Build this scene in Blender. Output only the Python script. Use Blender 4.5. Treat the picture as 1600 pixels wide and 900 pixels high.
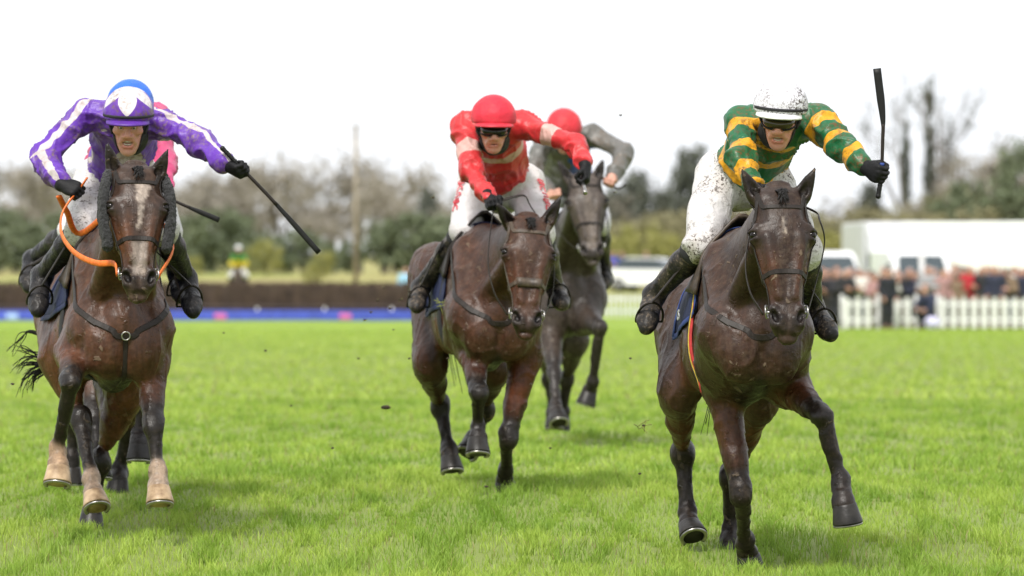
import bpy, math, random, os
import numpy as np
from mathutils import Vector

random.seed(7)
for _o in list(bpy.data.objects):
    bpy.data.objects.remove(_o, do_unlink=True)
scene = bpy.context.scene
COL = scene.collection

# ------------------------------------------------------------------ camera, sky, sun, exposure
F = 8888.9          # focal length in photo pixels (200 mm on 36 mm, 1600 px wide)
HC = 1.246          # eye height of the photographer
cam_d = bpy.data.cameras.new("camera")
cam = bpy.data.objects.new("camera", cam_d)
COL.objects.link(cam)
cam.location = (0, 0, HC)
cam.rotation_euler = (math.radians(90), 0, 0)
cam_d.lens = 200
cam_d.sensor_width = 36
cam_d.clip_start = 0.5
cam_d.clip_end = 4000
cam_d.dof.use_dof = True
cam_d.dof.focus_distance = 25.4
cam_d.dof.aperture_fstop = 4.3
cam_d.dof.aperture_blades = 9
scene.camera = cam

SUN_EL, SUN_AZ = math.radians(52), math.radians(200)    # azimuth clockwise from +Y
world = bpy.data.worlds.new("World")
scene.world = world
world.use_nodes = True
_wn = world.node_tree
_wn.nodes.clear()
_sky = _wn.nodes.new("ShaderNodeTexSky")
_sky.sky_type = 'NISHITA'
_sky.sun_disc = False
_sky.sun_elevation = SUN_EL
_sky.sun_rotation = SUN_AZ
_sky.air_density = 1.0
_sky.dust_density = 4.0
_geo = _wn.nodes.new("ShaderNodeTexCoord")
_ns = _wn.nodes.new("ShaderNodeTexNoise")
_ns.inputs["Scale"].default_value = 2.2
_ns.inputs["Detail"].default_value = 6
_wn.links.new(_geo.outputs["Generated"], _ns.inputs["Vector"])
_rmp = _wn.nodes.new("ShaderNodeValToRGB")            # overcast cloud sheet, slightly uneven
_rmp.color_ramp.elements[0].position = 0.3
_rmp.color_ramp.elements[0].color = (10.2, 10.6, 11.2, 1)
_rmp.color_ramp.elements[1].position = 0.7
_rmp.color_ramp.elements[1].color = (12.6, 12.6, 12.7, 1)
_wn.links.new(_ns.outputs["Fac"], _rmp.inputs["Fac"])
_mx = _wn.nodes.new("ShaderNodeMixRGB")
_mx.inputs["Fac"].default_value = 0.9
_wn.links.new(_sky.outputs["Color"], _mx.inputs["Color1"])
_wn.links.new(_rmp.outputs["Color"], _mx.inputs["Color2"])
_bg = _wn.nodes.new("ShaderNodeBackground")
_bg.inputs["Strength"].default_value = 0.074
_wn.links.new(_mx.outputs["Color"], _bg.inputs["Color"])
_wo = _wn.nodes.new("ShaderNodeOutputWorld")
_wn.links.new(_bg.outputs["Background"], _wo.inputs["Surface"])

sun_d = bpy.data.lights.new("sun", 'SUN')
sun_d.energy = 2.7
sun_d.angle = math.radians(11)
sun_d.color = (1.0, 0.96, 0.9)
sun = bpy.data.objects.new("sun", sun_d)
COL.objects.link(sun)
_sv = Vector((math.sin(SUN_AZ) * math.cos(SUN_EL), math.cos(SUN_AZ) * math.cos(SUN_EL), math.sin(SUN_EL)))
sun.rotation_euler = _sv.to_track_quat('Z', 'Y').to_euler()

vs = scene.view_settings
scene.display_settings.display_device = 'sRGB'
vs.view_transform = 'Standard'
vs.look = 'None'
vs.gamma = 1.0
vs.use_curve_mapping = False
vs.exposure = 0.6
scene.render.engine = 'CYCLES'
scene.cycles.use_denoising = True
scene.cycles.max_bounces = 6
scene.cycles.transparent_max_bounces = 6
scene.cycles.caustics_reflective = False
scene.cycles.caustics_refractive = False
# ------------------------------------------------------------------ helpers
def P(px, py, Y):
    """world point at depth Y that was measured at photo pixel (px, py)"""
    return np.array([(px - 800) / F * Y, Y, HC + (450 - py) / F * Y])

def unit(v):
    v = np.asarray(v, float)
    return v / max(np.linalg.norm(v), 1e-9)

def srgb(h):
    h = h.lstrip('#')
    c = [int(h[i:i + 2], 16) / 255 for i in (0, 2, 4)]
    return tuple(x / 12.92 if x <= 0.04045 else ((x + 0.055) / 1.055) ** 2.4 for x in c)

def tag(o, label=None, cat=None, group=None, kind=None):
    if label: o["label"] = label
    if cat: o["category"] = cat
    if group: o["group"] = group
    if kind: o["kind"] = kind
    return o

def empty(name, loc, label, cat, group=None):
    o = bpy.data.objects.new(name, None)
    o.empty_display_size = 0.1
    COL.objects.link(o)
    o.location = [float(x) for x in loc]
    return tag(o, label, cat, group)

def org(parent):
    t = np.zeros(3)
    while parent is not None:
        t += np.array(parent.location)
        parent = parent.parent
    return t

def mesh(name, verts, faces, mat, parent=None, cols=None, attrs=None, smooth=True, mats=None):
    """faces: (n,k) array or a list of lists. verts in world space."""
    verts = np.asarray(verts, float) - org(parent)
    me = bpy.data.meshes.new(name)
    if isinstance(faces, np.ndarray):
        n, k = faces.shape
        me.vertices.add(len(verts))
        me.vertices.foreach_set("co", verts.astype(np.float32).ravel())
        me.loops.add(n * k)
        me.loops.foreach_set("vertex_index", faces.astype(np.int32).ravel())
        me.polygons.add(n)
        me.polygons.foreach_set("loop_start", np.arange(0, n * k, k, dtype=np.int32))
        me.polygons.foreach_set("loop_total", np.full(n, k, dtype=np.int32))
        me.update(calc_edges=True)
    else:
        me.from_pydata([tuple(v) for v in verts], [], faces)
    me.validate()
    if cols is not None:
        a = me.attributes.new("tint", 'FLOAT_COLOR', 'POINT')
        c = np.ones((len(verts), 4), np.float32)
        c[:, :3] = cols
        a.data.foreach_set("color", c.ravel())
    for k_, v_ in (attrs or {}).items():
        a = me.attributes.new(k_, 'FLOAT', 'POINT')
        a.data.foreach_set("value", np.asarray(v_, np.float32).ravel())
    if smooth:
        me.polygons.foreach_set("use_smooth", np.ones(len(me.polygons), bool))
    if mat: me.materials.append(mat)
    o = bpy.data.objects.new(name, me)
    COL.objects.link(o)
    if parent: o.parent = parent
    return o

class MB:
    """collects simple shapes into one mesh"""
    def __init__(s): s.v = []; s.f = []; s.n = 0
    def add(s, v, f):
        v = np.asarray(v, float); s.v.append(v)
        s.f += [[i + s.n for i in q] for q in f]; s.n += len(v); return s
    def box(s, c, size, R=None, bev=0.0):
        c = np.asarray(c, float); h = np.asarray(size, float) / 2
        b = min(bev, h.min() * 0.9)
        if b <= 0:
            v = np.array([[x, y, z] for x in (-1, 1) for y in (-1, 1) for z in (-1, 1)]) * h
            f = [[0, 1, 3, 2], [4, 6, 7, 5], [0, 4, 5, 1], [2, 3, 7, 6], [0, 2, 6, 4], [1, 5, 7, 3]]
        else:
            v = []; idx = {}
            for x in (-1, 1):
                for y in (-1, 1):
                    for z in (-1, 1):
                        for a in range(3):
                            p = np.array([x, y, z]) * (h - b); p[a] += (x, y, z)[a] * b
                            idx[(x, y, z, a)] = len(v); v.append(p)
            f = []
            I = lambda x, y, z, a: idx[(x, y, z, a)]
            for sg in (-1, 1):
                q = [I(sg, -1, -1, 0), I(sg, 1, -1, 0), I(sg, 1, 1, 0), I(sg, -1, 1, 0)]; f.append(q if sg > 0 else q[::-1])
                q = [I(-1, sg, -1, 1), I(-1, sg, 1, 1), I(1, sg, 1, 1), I(1, sg, -1, 1)]; f.append(q if sg > 0 else q[::-1])
                q = [I(-1, -1, sg, 2), I(1, -1, sg, 2), I(1, 1, sg, 2), I(-1, 1, sg, 2)]; f.append(q if sg > 0 else q[::-1])
            for a_, b_ in ((-1, -1), (-1, 1), (1, -1), (1, 1)):
                f.append([I(a_, b_, -1, 0), I(a_, b_, 1, 0), I(a_, b_, 1, 1), I(a_, b_, -1, 1)])
                f.append([I(a_, -1, b_, 0), I(a_, 1, b_, 0), I(a_, 1, b_, 2), I(a_, -1, b_, 2)])
                f.append([I(-1, a_, b_, 1), I(1, a_, b_, 1), I(1, a_, b_, 2), I(-1, a_, b_, 2)])
            for x in (-1, 1):
                for y in (-1, 1):
                    for z in (-1, 1):
                        f.append([I(x, y, z, 0), I(x, y, z, 1), I(x, y, z, 2)])
            v = np.array(v)
        if R is not None: v = v @ np.asarray(R, float)
        return s.add(v + c, f)
    def tube(s, pts, rad, n=10, cap=True, squash=1.0, upv=None):
        pts = np.asarray(pts, float); m = len(pts)
        rad = np.broadcast_to(np.asarray(rad, float), (m,))
        T = np.gradient(pts, axis=0); T /= np.linalg.norm(T, axis=1)[:, None] + 1e-12
        u = np.asarray(upv, float) if upv is not None else np.array([0.0, 0, 1])
        if abs(u @ T[0]) > 0.95: u = np.array([1.0, 0, 0])
        v = []; ang = np.linspace(0, 2 * np.pi, n, endpoint=False)
        for i in range(m):
            u = u - (u @ T[i]) * T[i]; u = u / (np.linalg.norm(u) + 1e-12)
            w = np.cross(T[i], u)
            v.append(pts[i] + rad[i] * (np.cos(ang)[:, None] * u * squash + np.sin(ang)[:, None] * w))
        v = np.concatenate(v)
        f = [[i * n + j, i * n + (j + 1) % n, (i + 1) * n + (j + 1) % n, (i + 1) * n + j] for i in range(m - 1) for j in range(n)]
        if cap:
            f.append(list(range(n))[::-1]); f.append([(m - 1) * n + j for j in range(n)])
        return s.add(v, f)
    def lathe(s, prof, c=(0, 0, 0), R=None, n=20, sx=1.0, sy=1.0, cap=True):
        ang = np.linspace(0, 2 * np.pi, n, endpoint=False); v = []
        for r, z in prof:
            v.append(np.stack([np.cos(ang) * r * sx, np.sin(ang) * r * sy, np.full(n, z)], 1))
        v = np.concatenate(v); m = len(prof)
        if R is not None: v = v @ np.asarray(R, float)
        f = [[i * n + j, i * n + (j + 1) % n, (i + 1) * n + (j + 1) % n, (i + 1) * n + j] for i in range(m - 1) for j in range(n)]
        if cap:
            f.append(list(range(n))[::-1]); f.append([(m - 1) * n + j for j in range(n)])
        return s.add(v + np.asarray(c, float), f)
    def ball(s, c, r, n=10, R=None):
        r = np.broadcast_to(np.asarray(r, float), (3,))
        v = []; f = []
        for i in range(1, n):
            th = np.pi * i / n
            for j in range(2 * n):
                ph = np.pi * j / n
                v.append([np.sin(th) * np.cos(ph), np.sin(th) * np.sin(ph), np.cos(th)])
        k = 2 * n
        for i in range(n - 2):
            for j in range(k):
                f.append([i * k + j, (i + 1) * k + j, (i + 1) * k + (j + 1) % k, i * k + (j + 1) % k])
        v.append([0, 0, 1]); v.append([0, 0, -1]); a = len(v) - 2
        for j in range(k):
            f.append([a, j, (j + 1) % k]); f.append([a + 1, (n - 2) * k + (j + 1) % k, (n - 2) * k + j])
        v = np.array(v) * r
        if R is not None: v = v @ np.asarray(R, float)
        return s.add(v + np.asarray(c, float), f)
    def ribbon(s, pts, nrm, w, th):
        """flat strap: pts on a surface, nrm outward normals, w full width, th thickness"""
        pts = np.asarray(pts, float); nrm = np.asarray(nrm, float); m = len(pts)
        w = np.broadcast_to(np.asarray(w, float), (m,))
        T = np.gradient(pts, axis=0); T /= np.linalg.norm(T, axis=1)[:, None] + 1e-12
        S = np.cross(T, nrm); S /= np.linalg.norm(S, axis=1)[:, None] + 1e-12
        N = np.cross(S, T); w2 = w[:, None] / 2
        v = np.stack([pts - S * w2, pts - S * w2 * .8 + N * th, pts + S * w2 * .8 + N * th, pts + S * w2,
                      pts + S * w2 * .8 - N * th * .3, pts - S * w2 * .8 - N * th * .3], 1).reshape(-1, 3)
        f = [[i * 6 + j, i * 6 + (j + 1) % 6, (i + 1) * 6 + (j + 1) % 6, (i + 1) * 6 + j] for i in range(m - 1) for j in range(6)]
        f.append([5, 4, 3, 2, 1, 0]); f.append([(m - 1) * 6 + j for j in range(6)])
        return s.add(v, f)
    def build(s, name, mat, parent=None, smooth=True, **kw):
        return mesh(name, np.concatenate(s.v), s.f, mat, parent, smooth=smooth, **kw)

def resample(pts, n):
    """Catmull-Rom curve through pts"""
    pts = np.asarray(pts, float)
    if len(pts) == 2:
        t = np.linspace(0, 1, n)[:, None]; return pts[0] * (1 - t) + pts[1] * t
    q = np.vstack([2 * pts[0] - pts[1], pts, 2 * pts[-1] - pts[-2]])
    out = []
    for t in np.linspace(0, len(pts) - 1, n):
        i = min(int(t), len(pts) - 2); u = t - i
        a, b, c, d = q[i], q[i + 1], q[i + 2], q[i + 3]
        out.append(0.5 * ((2 * b) + (-a + c) * u + (2 * a - 5 * b + 4 * c - d) * u * u + (-a + 3 * b - 3 * c + d) * u ** 3))
    return np.array(out)

_rng = np.random.default_rng(5)
_LAT = _rng.random((32, 32, 32)).astype(np.float32)
def vnoise(p, sc=1.0):
    """smooth value noise in [-1, 1]"""
    q = np.asarray(p, np.float32) * np.float32(sc) + 500.0
    i = np.floor(q).astype(int); f = q - i; f = f * f * (3 - 2 * f)
    r = 0
    for dx in (0, 1):
        wx = f[:, 0] if dx else 1 - f[:, 0]
        for dy in (0, 1):
            wy = f[:, 1] if dy else 1 - f[:, 1]
            for dz in (0, 1):
                wz = f[:, 2] if dz else 1 - f[:, 2]
                r = r + wx * wy * wz * _LAT[(i[:, 0] + dx) & 31, (i[:, 1] + dy) & 31, (i[:, 2] + dz) & 31]
    return r * 2 - 1

# ------------------------------------------------------------------ smooth shapes grown from blended distance fields
def s_cone(a, b, ra, rb, sq=None):
    a = np.asarray(a, np.float32); b = np.asarray(b, np.float32); ba = b - a; l2 = max(float(ba @ ba), 1e-9)
    if sq is not None:
        ax = unit(sq[0]).astype(np.float32); k = np.float32(1 / sq[1] - 1); m = np.float32(min(1, sq[1]) ** .5)
    def fn(p):
        q = p - a
        t = np.clip(q @ ba / l2, 0, 1)
        q = q - t[:, None] * ba
        if sq is not None:
            q = q + (q @ ax)[:, None] * ax * k
            return (np.sqrt((q * q).sum(1)) - (ra + t * (rb - ra))) * m
        return np.sqrt((q * q).sum(1)) - (ra + t * (rb - ra))
    return fn

def s_ell(c, r, R=None):
    c = np.asarray(c, np.float32); r = np.asarray(r, np.float32)
    R = None if R is None else np.asarray(R, np.float32)       # rows = local axes
    def fn(p):
        q = p - c
        if R is not None: q = q @ R.T
        q = q / r
        k0 = np.sqrt((q * q).sum(1)) + 1e-6
        q = q / r
        k1 = np.sqrt((q * q).sum(1)) + 1e-6
        return k0 * (k0 - 1) / k1
    return fn

def s_loft(base, D, S, U, st, cap=0.08, n=2.0):
    """st rows: s, u-offset (side), v-offset (up), half width, half height up, half height down"""
    base = np.asarray(base, np.float32)
    D, S, U = (unit(x).astype(np.float32) for x in (D, S, U))
    st = resample(np.asarray(st, float), 60).astype(np.float32)
    st = st[np.argsort(st[:, 0])]
    def fn(p):
        q = p - base
        s = q @ D
        sc = np.clip(s, st[0, 0], st[-1, 0])
        g = [np.interp(sc, st[:, 0], st[:, i]).astype(np.float32) for i in range(1, 6)]
        u = q @ S - g[0]; v = q @ U - g[1]; w = s - sc
        a = g[2]; b = np.where(v > 0, g[3], g[4]); c = np.float32(cap)
        if n == 2.0:
            k0 = np.sqrt((u / a) ** 2 + (v / b) ** 2 + (w / c) ** 2) + 1e-6
        else:
            k0 = (np.abs(u / a) ** n + np.abs(v / b) ** n + np.abs(w / c) ** n) ** (1 / n) + 1e-6
        k1 = np.sqrt((u / a ** 2) ** 2 + (v / b ** 2) ** 2 + (w / c ** 2) ** 2) + 1e-6
        return k0 * (k0 - 1) / k1
    return fn

def smin(a, b, k):
    if k <= 0: return np.minimum(a, b)
    h = np.maximum(k - np.abs(a - b), 0)
    return np.minimum(a, b) - h * h * (0.25 / k)

class Field:
    def __init__(s): s.groups = {}; s.order = []; s.cuts = []; s.cut_soft = .004
    def add(s, fn, k=0.03, col=(.5, .5, .5), g="base", gk=0.05):
        if g not in s.groups: s.groups[g] = ([], gk); s.order.append(g)
        s.groups[g][0].append((fn, k, col)); return s
    def cut(s, fn, k=0.01, col=None): s.cuts.append((fn, k, col)); return s
    def __call__(s, p, inflate=0.0):
        p = np.asarray(p, np.float32); base = None; out = None
        for g in s.order:
            d = None
            for fn, k, c in s.groups[g][0]:
                e = fn(p); d = e if d is None else smin(d, e, k)
            if base is None: base = d; out = d
            else: out = np.minimum(out, smin(base, d, s.groups[g][1]))
        for fn, k, c in s.cuts:
            out = -smin(-out, fn(p), k)
        return out - inflate if inflate else out
    def colour(s, p, soft=0.008):
        p = np.asarray(p, np.float32)
        W = np.zeros(len(p)); C = np.zeros((len(p), 3))
        for g in s.order:
            for fn, k, c in s.groups[g][0]:
                w = np.exp(-np.clip(fn(p), -.01, .3) / soft) + 1e-12
                W += w
                C += w[:, None] * (c(p) if callable(c) else np.asarray(c))
        C /= W[:, None]
        for fn, k, c in s.cuts:
            if c is not None:
                w = np.clip(1.6 - np.maximum(fn(p) + min(k, .004) * .5, 0) / s.cut_soft, 0, 1)[:, None]
                C = C * (1 - w) + np.asarray(c) * w
        return C
    def grad(s, p, e=0.002):
        p = np.asarray(p, np.float32); d0 = s(p); g = []
        for a in range(3):
            q = p.copy(); q[:, a] += e; g.append((s(q) - d0) / e)
        return d0, np.stack(g, 1)
    def project(s, p, it=4, off=0.0):
        p = np.asarray(p, np.float32).copy()
        for _ in range(it):
            d, g = s.grad(p); gg = (g * g).sum(1) + 1e-6
            p = p - (np.clip(d - off, -.05, .05) / gg)[:, None] * g
        d, g = s.grad(p)
        return p, g / (np.linalg.norm(g, axis=1)[:, None] + 1e-9)

def polygonise(fn, lo, hi, h, refine=True):
    """surface nets over the box lo..hi, returns verts, quads"""
    lo = np.asarray(lo, float); hi = np.asarray(hi, float); B = 4
    nb = np.maximum(np.ceil((hi - lo) / (h * B)).astype(int), 1)
    ax = [lo[i] + (np.arange(nb[i]) + .5) * h * B for i in range(3)]
    cc = np.stack(np.meshgrid(*ax, indexing='ij'), -1).reshape(-1, 3)
    dc = fn(cc).astype(np.float32)
    act = np.abs(dc) < h * B * 1.9
    D = dc.reshape(nb)
    D = D.repeat(B, 0).repeat(B, 1).repeat(B, 2)
    ids = np.argwhere(act.reshape(nb))
    off = np.stack(np.meshgrid(*[np.arange(B)] * 3, indexing='ij'), -1).reshape(-1, 3)
    ii = (ids[:, None, :] * B + off[None]).reshape(-1, 3)
    val = []
    for k in range(0, len(ii), 200000):
        val.append(fn(lo + ii[k:k + 200000] * h))
    D[ii[:, 0], ii[:, 1], ii[:, 2]] = np.concatenate(val)
    ins = (D < 0)
    a8 = ins.astype(np.uint8)
    s = a8[:-1] + a8[1:]; s = s[:, :-1] + s[:, 1:]; s = s[:, :, :-1] + s[:, :, 1:]
    cells = np.argwhere((s > 0) & (s < 8))
    idx = np.full(s.shape, -1, np.int32); idx[cells[:, 0], cells[:, 1], cells[:, 2]] = np.arange(len(cells))
    corner = np.array([[i, j, k] for i in (0, 1) for j in (0, 1) for k in (0, 1)])
    cv = [D[cells[:, 0] + c[0], cells[:, 1] + c[1], cells[:, 2] + c[2]] for c in corner]
    acc = np.zeros((len(cells), 3)); cnt = np.zeros(len(cells))
    for i in range(8):
        for j in range(i + 1, 8):
            if np.abs(corner[i] - corner[j]).sum() == 1:
                x = (cv[i] < 0) != (cv[j] < 0)
                t = cv[i] / np.where(np.abs(cv[i] - cv[j]) < 1e-9, 1, cv[i] - cv[j])
                pt = corner[i] + np.clip(t, 0, 1)[:, None] * (corner[j] - corner[i])
                acc[x] += pt[x]; cnt[x] += 1
    V = lo + (cells + acc / np.maximum(cnt, 1)[:, None]) * h
    Q = []
    for a in range(3):
        b, c = (a + 1) % 3, (a + 2) % 3
        sl0 = [slice(None)] * 3; sl1 = [slice(None)] * 3
        sl0[a] = slice(0, -1); sl1[a] = slice(1, None)
        e = ins[tuple(sl0)] != ins[tuple(sl1)]
        E = np.argwhere(e)
        E = E[(E[:, b] > 0) & (E[:, c] > 0) & (E[:, b] < idx.shape[b]) & (E[:, c] < idx.shape[c])]
        def cell(db, dc_):
            q = E.copy(); q[:, b] -= db; q[:, c] -= dc_; return idx[q[:, 0], q[:, 1], q[:, 2]]
        q = np.stack([cell(1, 1), cell(0, 1), cell(0, 0), cell(1, 0)], 1)
        fl = ~ins[E[:, 0], E[:, 1], E[:, 2]]
        q[fl] = q[fl][:, ::-1]
        Q.append(q[(q >= 0).all(1)])
    Q = np.concatenate(Q)
    if refine and len(V):
        for _ in range(1):
            d0 = fn(V); g = []
            e = h * .25
            for a in range(3):
                q = V.copy(); q[:, a] += e; g.append((fn(q) - d0) / e)
            g = np.stack(g, 1); gg = (g * g).sum(1) + 1e-3
            stp = np.clip(d0 / gg, -h * .6, h * .6)
            V = V - stp[:, None] * g
    return V, Q

# ------------------------------------------------------------------ material helper
class NT:
    def __init__(s, name):
        s.m = bpy.data.materials.new(name); s.m.use_nodes = True
        s.t = s.m.node_tree; s.t.nodes.clear()
        s.out = s.t.nodes.new("ShaderNodeOutputMaterial")
        s.b = s.t.nodes.new("ShaderNodeBsdfPrincipled")
        s.t.links.new(s.b.outputs[0], s.out.inputs[0])
        s.tc = s.t.nodes.new("ShaderNodeTexCoord")
    def n(s, typ, **kw):
        x = s.t.nodes.new("ShaderNode" + typ)
        for k, v in kw.items():
            if k in x.inputs: x.inputs[k].default_value = v
            else: setattr(x, k, v)
        return x
    def l(s, a, b): s.t.links.new(a, b)
    def set(s, sock, v):
        i = s.b.inputs[sock]
        if hasattr(v, "is_output"): s.l(v, i)
        else: i.default_value = (*v, 1) if isinstance(v, tuple) and len(v) == 3 and len(i.default_value) == 4 else v
    def noise(s, scale, detail=4, rough=.55, vec=None, dist=0.0):
        x = s.n("TexNoise"); x.inputs["Scale"].default_value = scale; x.inputs["Detail"].default_value = detail
        x.inputs["Roughness"].default_value = rough; x.inputs["Distortion"].default_value = dist
        s.l(vec or s.tc.outputs["Object"], x.inputs["Vector"]); return x.outputs["Fac"]
    def ramp(s, fac, p0, p1, c0=(0, 0, 0), c1=(1, 1, 1), interp='LINEAR'):
        x = s.n("ValToRGB"); e = x.color_ramp.elements; x.color_ramp.interpolation = interp
        e[0].position = p0; e[0].color = (*c0, 1); e[1].position = p1; e[1].color = (*c1, 1)
        s.l(fac, x.inputs["Fac"]); return x.outputs["Color"]
    def mix(s, fac, a, b, mode='MIX'):
        x = s.n("MixRGB", blend_type=mode)
        for v, i in ((fac, 0), (a, 1), (b, 2)):
            if hasattr(v, "is_output"): s.l(v, x.inputs[i])
            else: x.inputs[i].default_value = (*v, 1) if isinstance(v, tuple) else v
        return x.outputs[0]
    def math(s, op, a, b=0.0):
        x = s.n("Math", operation=op)
        for v, i in ((a, 0), (b, 1)):
            if hasattr(v, "is_output"): s.l(v, x.inputs[i])
            else: x.inputs[i].default_value = v
        return x.outputs[0]
    def attr(s, name, fac=False):
        x = s.n("Attribute", attribute_name=name); return x.outputs["Fac" if fac else "Color"]
    def bump(s, h, strength=.3, dist=.01, nrm=None):
        x = s.n("Bump"); x.inputs["Strength"].default_value = strength; x.inputs["Distance"].default_value = dist
        s.l(h, x.inputs["Height"])
        if nrm is not None: s.l(nrm, x.inputs["Normal"])
        s.l(x.outputs[0], s.b.inputs["Normal"]); return x.outputs[0]

def simple(name, col, rough=.6, metal=0.0, var=.12, scale=30, bump=0.0, spec=.5):
    t = NT(name)
    nz = t.noise(scale, 4)
    a = tuple(max(0, c * (1 - var * 2)) for c in col); b = tuple(min(1, c * (1 + var * 2)) for c in col)
    t.set("Base Color", t.ramp(nz, .3, .7, a, b))
    t.set("Roughness", rough); t.set("Metallic", metal); t.set("Specular IOR Level", spec)
    if bump: t.bump(nz, bump, .004)
    return t.m
# ------------------------------------------------------------------ ground
def sstep(a, b, x):
    t = np.clip((np.asarray(x, float) - a) / (b - a), 0, 1); return t * t * (3 - 2 * t)
def ground_z(x, y):
    x = np.asarray(x, float); y = np.asarray(y, float)
    z = -.06 + .09 * sstep(25.9, 27.3, y) + .10 * sstep(26.8, 31, y) - .13 * sstep(42, 85, y)
    z = z + .12 * sstep(150, 200, y) + 1.9 * sstep(203, 300, y) + 4.0 * sstep(300, 900, y)
    z = z + .012 * np.sin(x * .9 + y * .37) * np.sin(y * .71 - x * .2)
    return z

def ground_material():
    t = NT("turf")
    big = t.noise(.35, 4, .6); mid = t.noise(1.7, 4, .6); fine = t.noise(26, 4, .65)
    a = t.ramp(big, .35, .68, (.20, .31, .022), (.30, .41, .042))
    c = t.mix(t.ramp(mid, .42, .7), a, (.19, .275, .028))
    c = t.mix(.5, c, t.ramp(fine, .28, .72, (.45, .5, .35), (1, 1, 1)), 'MULTIPLY')
    sep = t.n("SeparateXYZ"); t.l(t.tc.outputs["Object"], sep.inputs[0])
    far = t.ramp(t.math('MULTIPLY', t.math('SUBTRACT', sep.outputs[1], 203.0), .02), 0, 1)
    rough_field = t.ramp(t.noise(.12, 4), .38, .62, (.24, .27, .06), (.32, .27, .12))
    c = t.mix(far, c, rough_field)
    soil = t.mix(fine, (.14, .18, .045), (.22, .275, .065))  # near ground tone, darkened so less green light bounces up onto the runners
    c = t.mix(t.ramp(t.math('MULTIPLY', t.math('SUBTRACT', sep.outputs[1], 90.0), .014), 0, 1), soil, c)
    t.set("Base Color", c); t.set("Roughness", .8); t.set("Specular IOR Level", .25)
    t.bump(fine, .5, .03); return t.m

_ys = np.unique(np.concatenate([np.arange(4, 20, 1.0), np.arange(20, 60, .35), np.arange(60, 140, 2.0), np.arange(140, 320, 4.0), np.arange(320, 1600, 40.0)]))
_xs = np.unique(np.concatenate([np.arange(-700, -60, 40.0), np.arange(-60, -8, 2.0), np.arange(-8, 8, .4), np.arange(8, 60, 2.0), np.arange(60, 701, 40.0)]))
_X, _Y = np.meshgrid(_xs, _ys)
_v = np.stack([_X, _Y, ground_z(_X, _Y)], -1).reshape(-1, 3)
_nx = len(_xs); _i = np.arange((len(_ys) - 1) * _nx).reshape(-1, _nx)[:, :-1].ravel()
tag(mesh("ground", _v, np.stack([_i, _i + 1, _i + _nx + 1, _i + _nx], 1), ground_material()), kind="structure")

def grass_field():
    rg = np.random.default_rng(11)
    def blades(n, y0, y1, hs, ws):
        y = y0 + (y1 - y0) * rg.random(n) ** 1.15
        x = (rg.random(n) * 2 - 1) * (y * .098 + 1.8)
        # tussocks: pull some blades together
        cl = rg.random(n) < .45
        cx = np.round(x / .22) * .22 + (np.sin(np.round(x / .22) * 91.7 + np.round(y / .3) * 37.3) * .09); cy = np.round(y / .3) * .3
        x = np.where(cl, cx + rg.normal(0, .022, n), x); y = np.where(cl, cy + rg.normal(0, .03, n), y)
        p = np.stack([x, y, ground_z(x, y) - .004], 1)
        pat = vnoise(np.stack([x, y * .5, x * 0], 1), 1.6) * .6 + vnoise(np.stack([x, y, x * 0 + 9], 1), 4.5) * .4
        h = hs * (.45 + .75 * rg.random(n)) * (1 + .5 * pat) * np.where(cl, 1.22, 1.0)
        r = rg.random(n)
        c0 = np.array([.215, .350, .036]); c1 = np.array([.470, .580, .120])
        mixv = np.clip(.52 + .50 * pat + .55 * (r - .5), 0, 1)[:, None]
        c = c0 * (1 - mixv) + c1 * mixv
        tuft = np.clip((vnoise(np.stack([x * 1.1, y * .55, x * 0 + 3], 1), 2.6) - .12) / .22, 0, 1) * (y1 < 60)
        h = h * (1 + .35 * tuft); c = c * (1 - tuft[:, None] * np.array([.27, .19, .28])) * (np.array([.90, .945, .80]) if y1 < 60 else 1)
        az = rg.random(n) * 2 * np.pi; lean = h * (.15 + .75 * rg.random(n) ** 1.5)
        d = np.stack([np.cos(az), np.sin(az), np.zeros(n)], 1); w = ws * (.7 + .6 * rg.random(n))
        fa = rg.random(n) * np.pi; s = np.stack([np.cos(fa), np.sin(fa) * .5, np.zeros(n)], 1) * w[:, None] * .5
        up = np.array([0, 0, 1.0])
        m = p + d * (lean * .28)[:, None] + up * (h * .58)[:, None]
        tp = p + d * lean[:, None] + up * h[:, None]
        V = np.stack([p - s, p + s, m + s * .8, m - s * .8, tp], 1).reshape(-1, 3)
        b = np.arange(n) * 5
        T_ = np.concatenate([np.stack([b, b + 1, b + 2], 1), np.stack([b, b + 2, b + 3], 1), np.stack([b + 3, b + 2, b + 4], 1)])
        dry = rg.random(n) < .035; c[dry] = np.array([.34, .30, .13])
        dk = rg.random(n) < .06; c[dk] *= .65
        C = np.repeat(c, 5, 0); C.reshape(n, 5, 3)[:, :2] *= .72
        return V, T_, C
    A = blades(240000, 21.5, 34, .046, .0044); B = blades(110000, 34, 58, .050, .008); D_ = blades(80000, 58, 166, .060, .024)
    V = []; T_ = []; C = []; o = 0
    for v, t_, c in (A, B, D_): V.append(v); T_.append(t_ + o); C.append(c); o += len(v)
    t = NT("grass_blade"); tint = t.attr("tint")
    t.set("Base Color", tint); t.set("Roughness", .5); t.set("Specular IOR Level", .3)
    tr = t.n("BsdfTranslucent"); t.l(tint, tr.inputs[0]); mx = t.n("MixShader"); mx.inputs[0].default_value = .35
    t.l(t.b.outputs[0], mx.inputs[1]); t.l(tr.outputs[0], mx.inputs[2]); t.l(mx.outputs[0], t.out.inputs[0])
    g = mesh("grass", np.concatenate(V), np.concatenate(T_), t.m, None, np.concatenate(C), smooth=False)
    tag(g, kind="stuff")
grass_field()

# ------------------------------------------------------------------ steeplechase fence, rails, pole
def place(px, Y): return np.array([(px - 800) / F * Y, Y, float(ground_z((px - 800) / F * Y, Y))])

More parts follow.
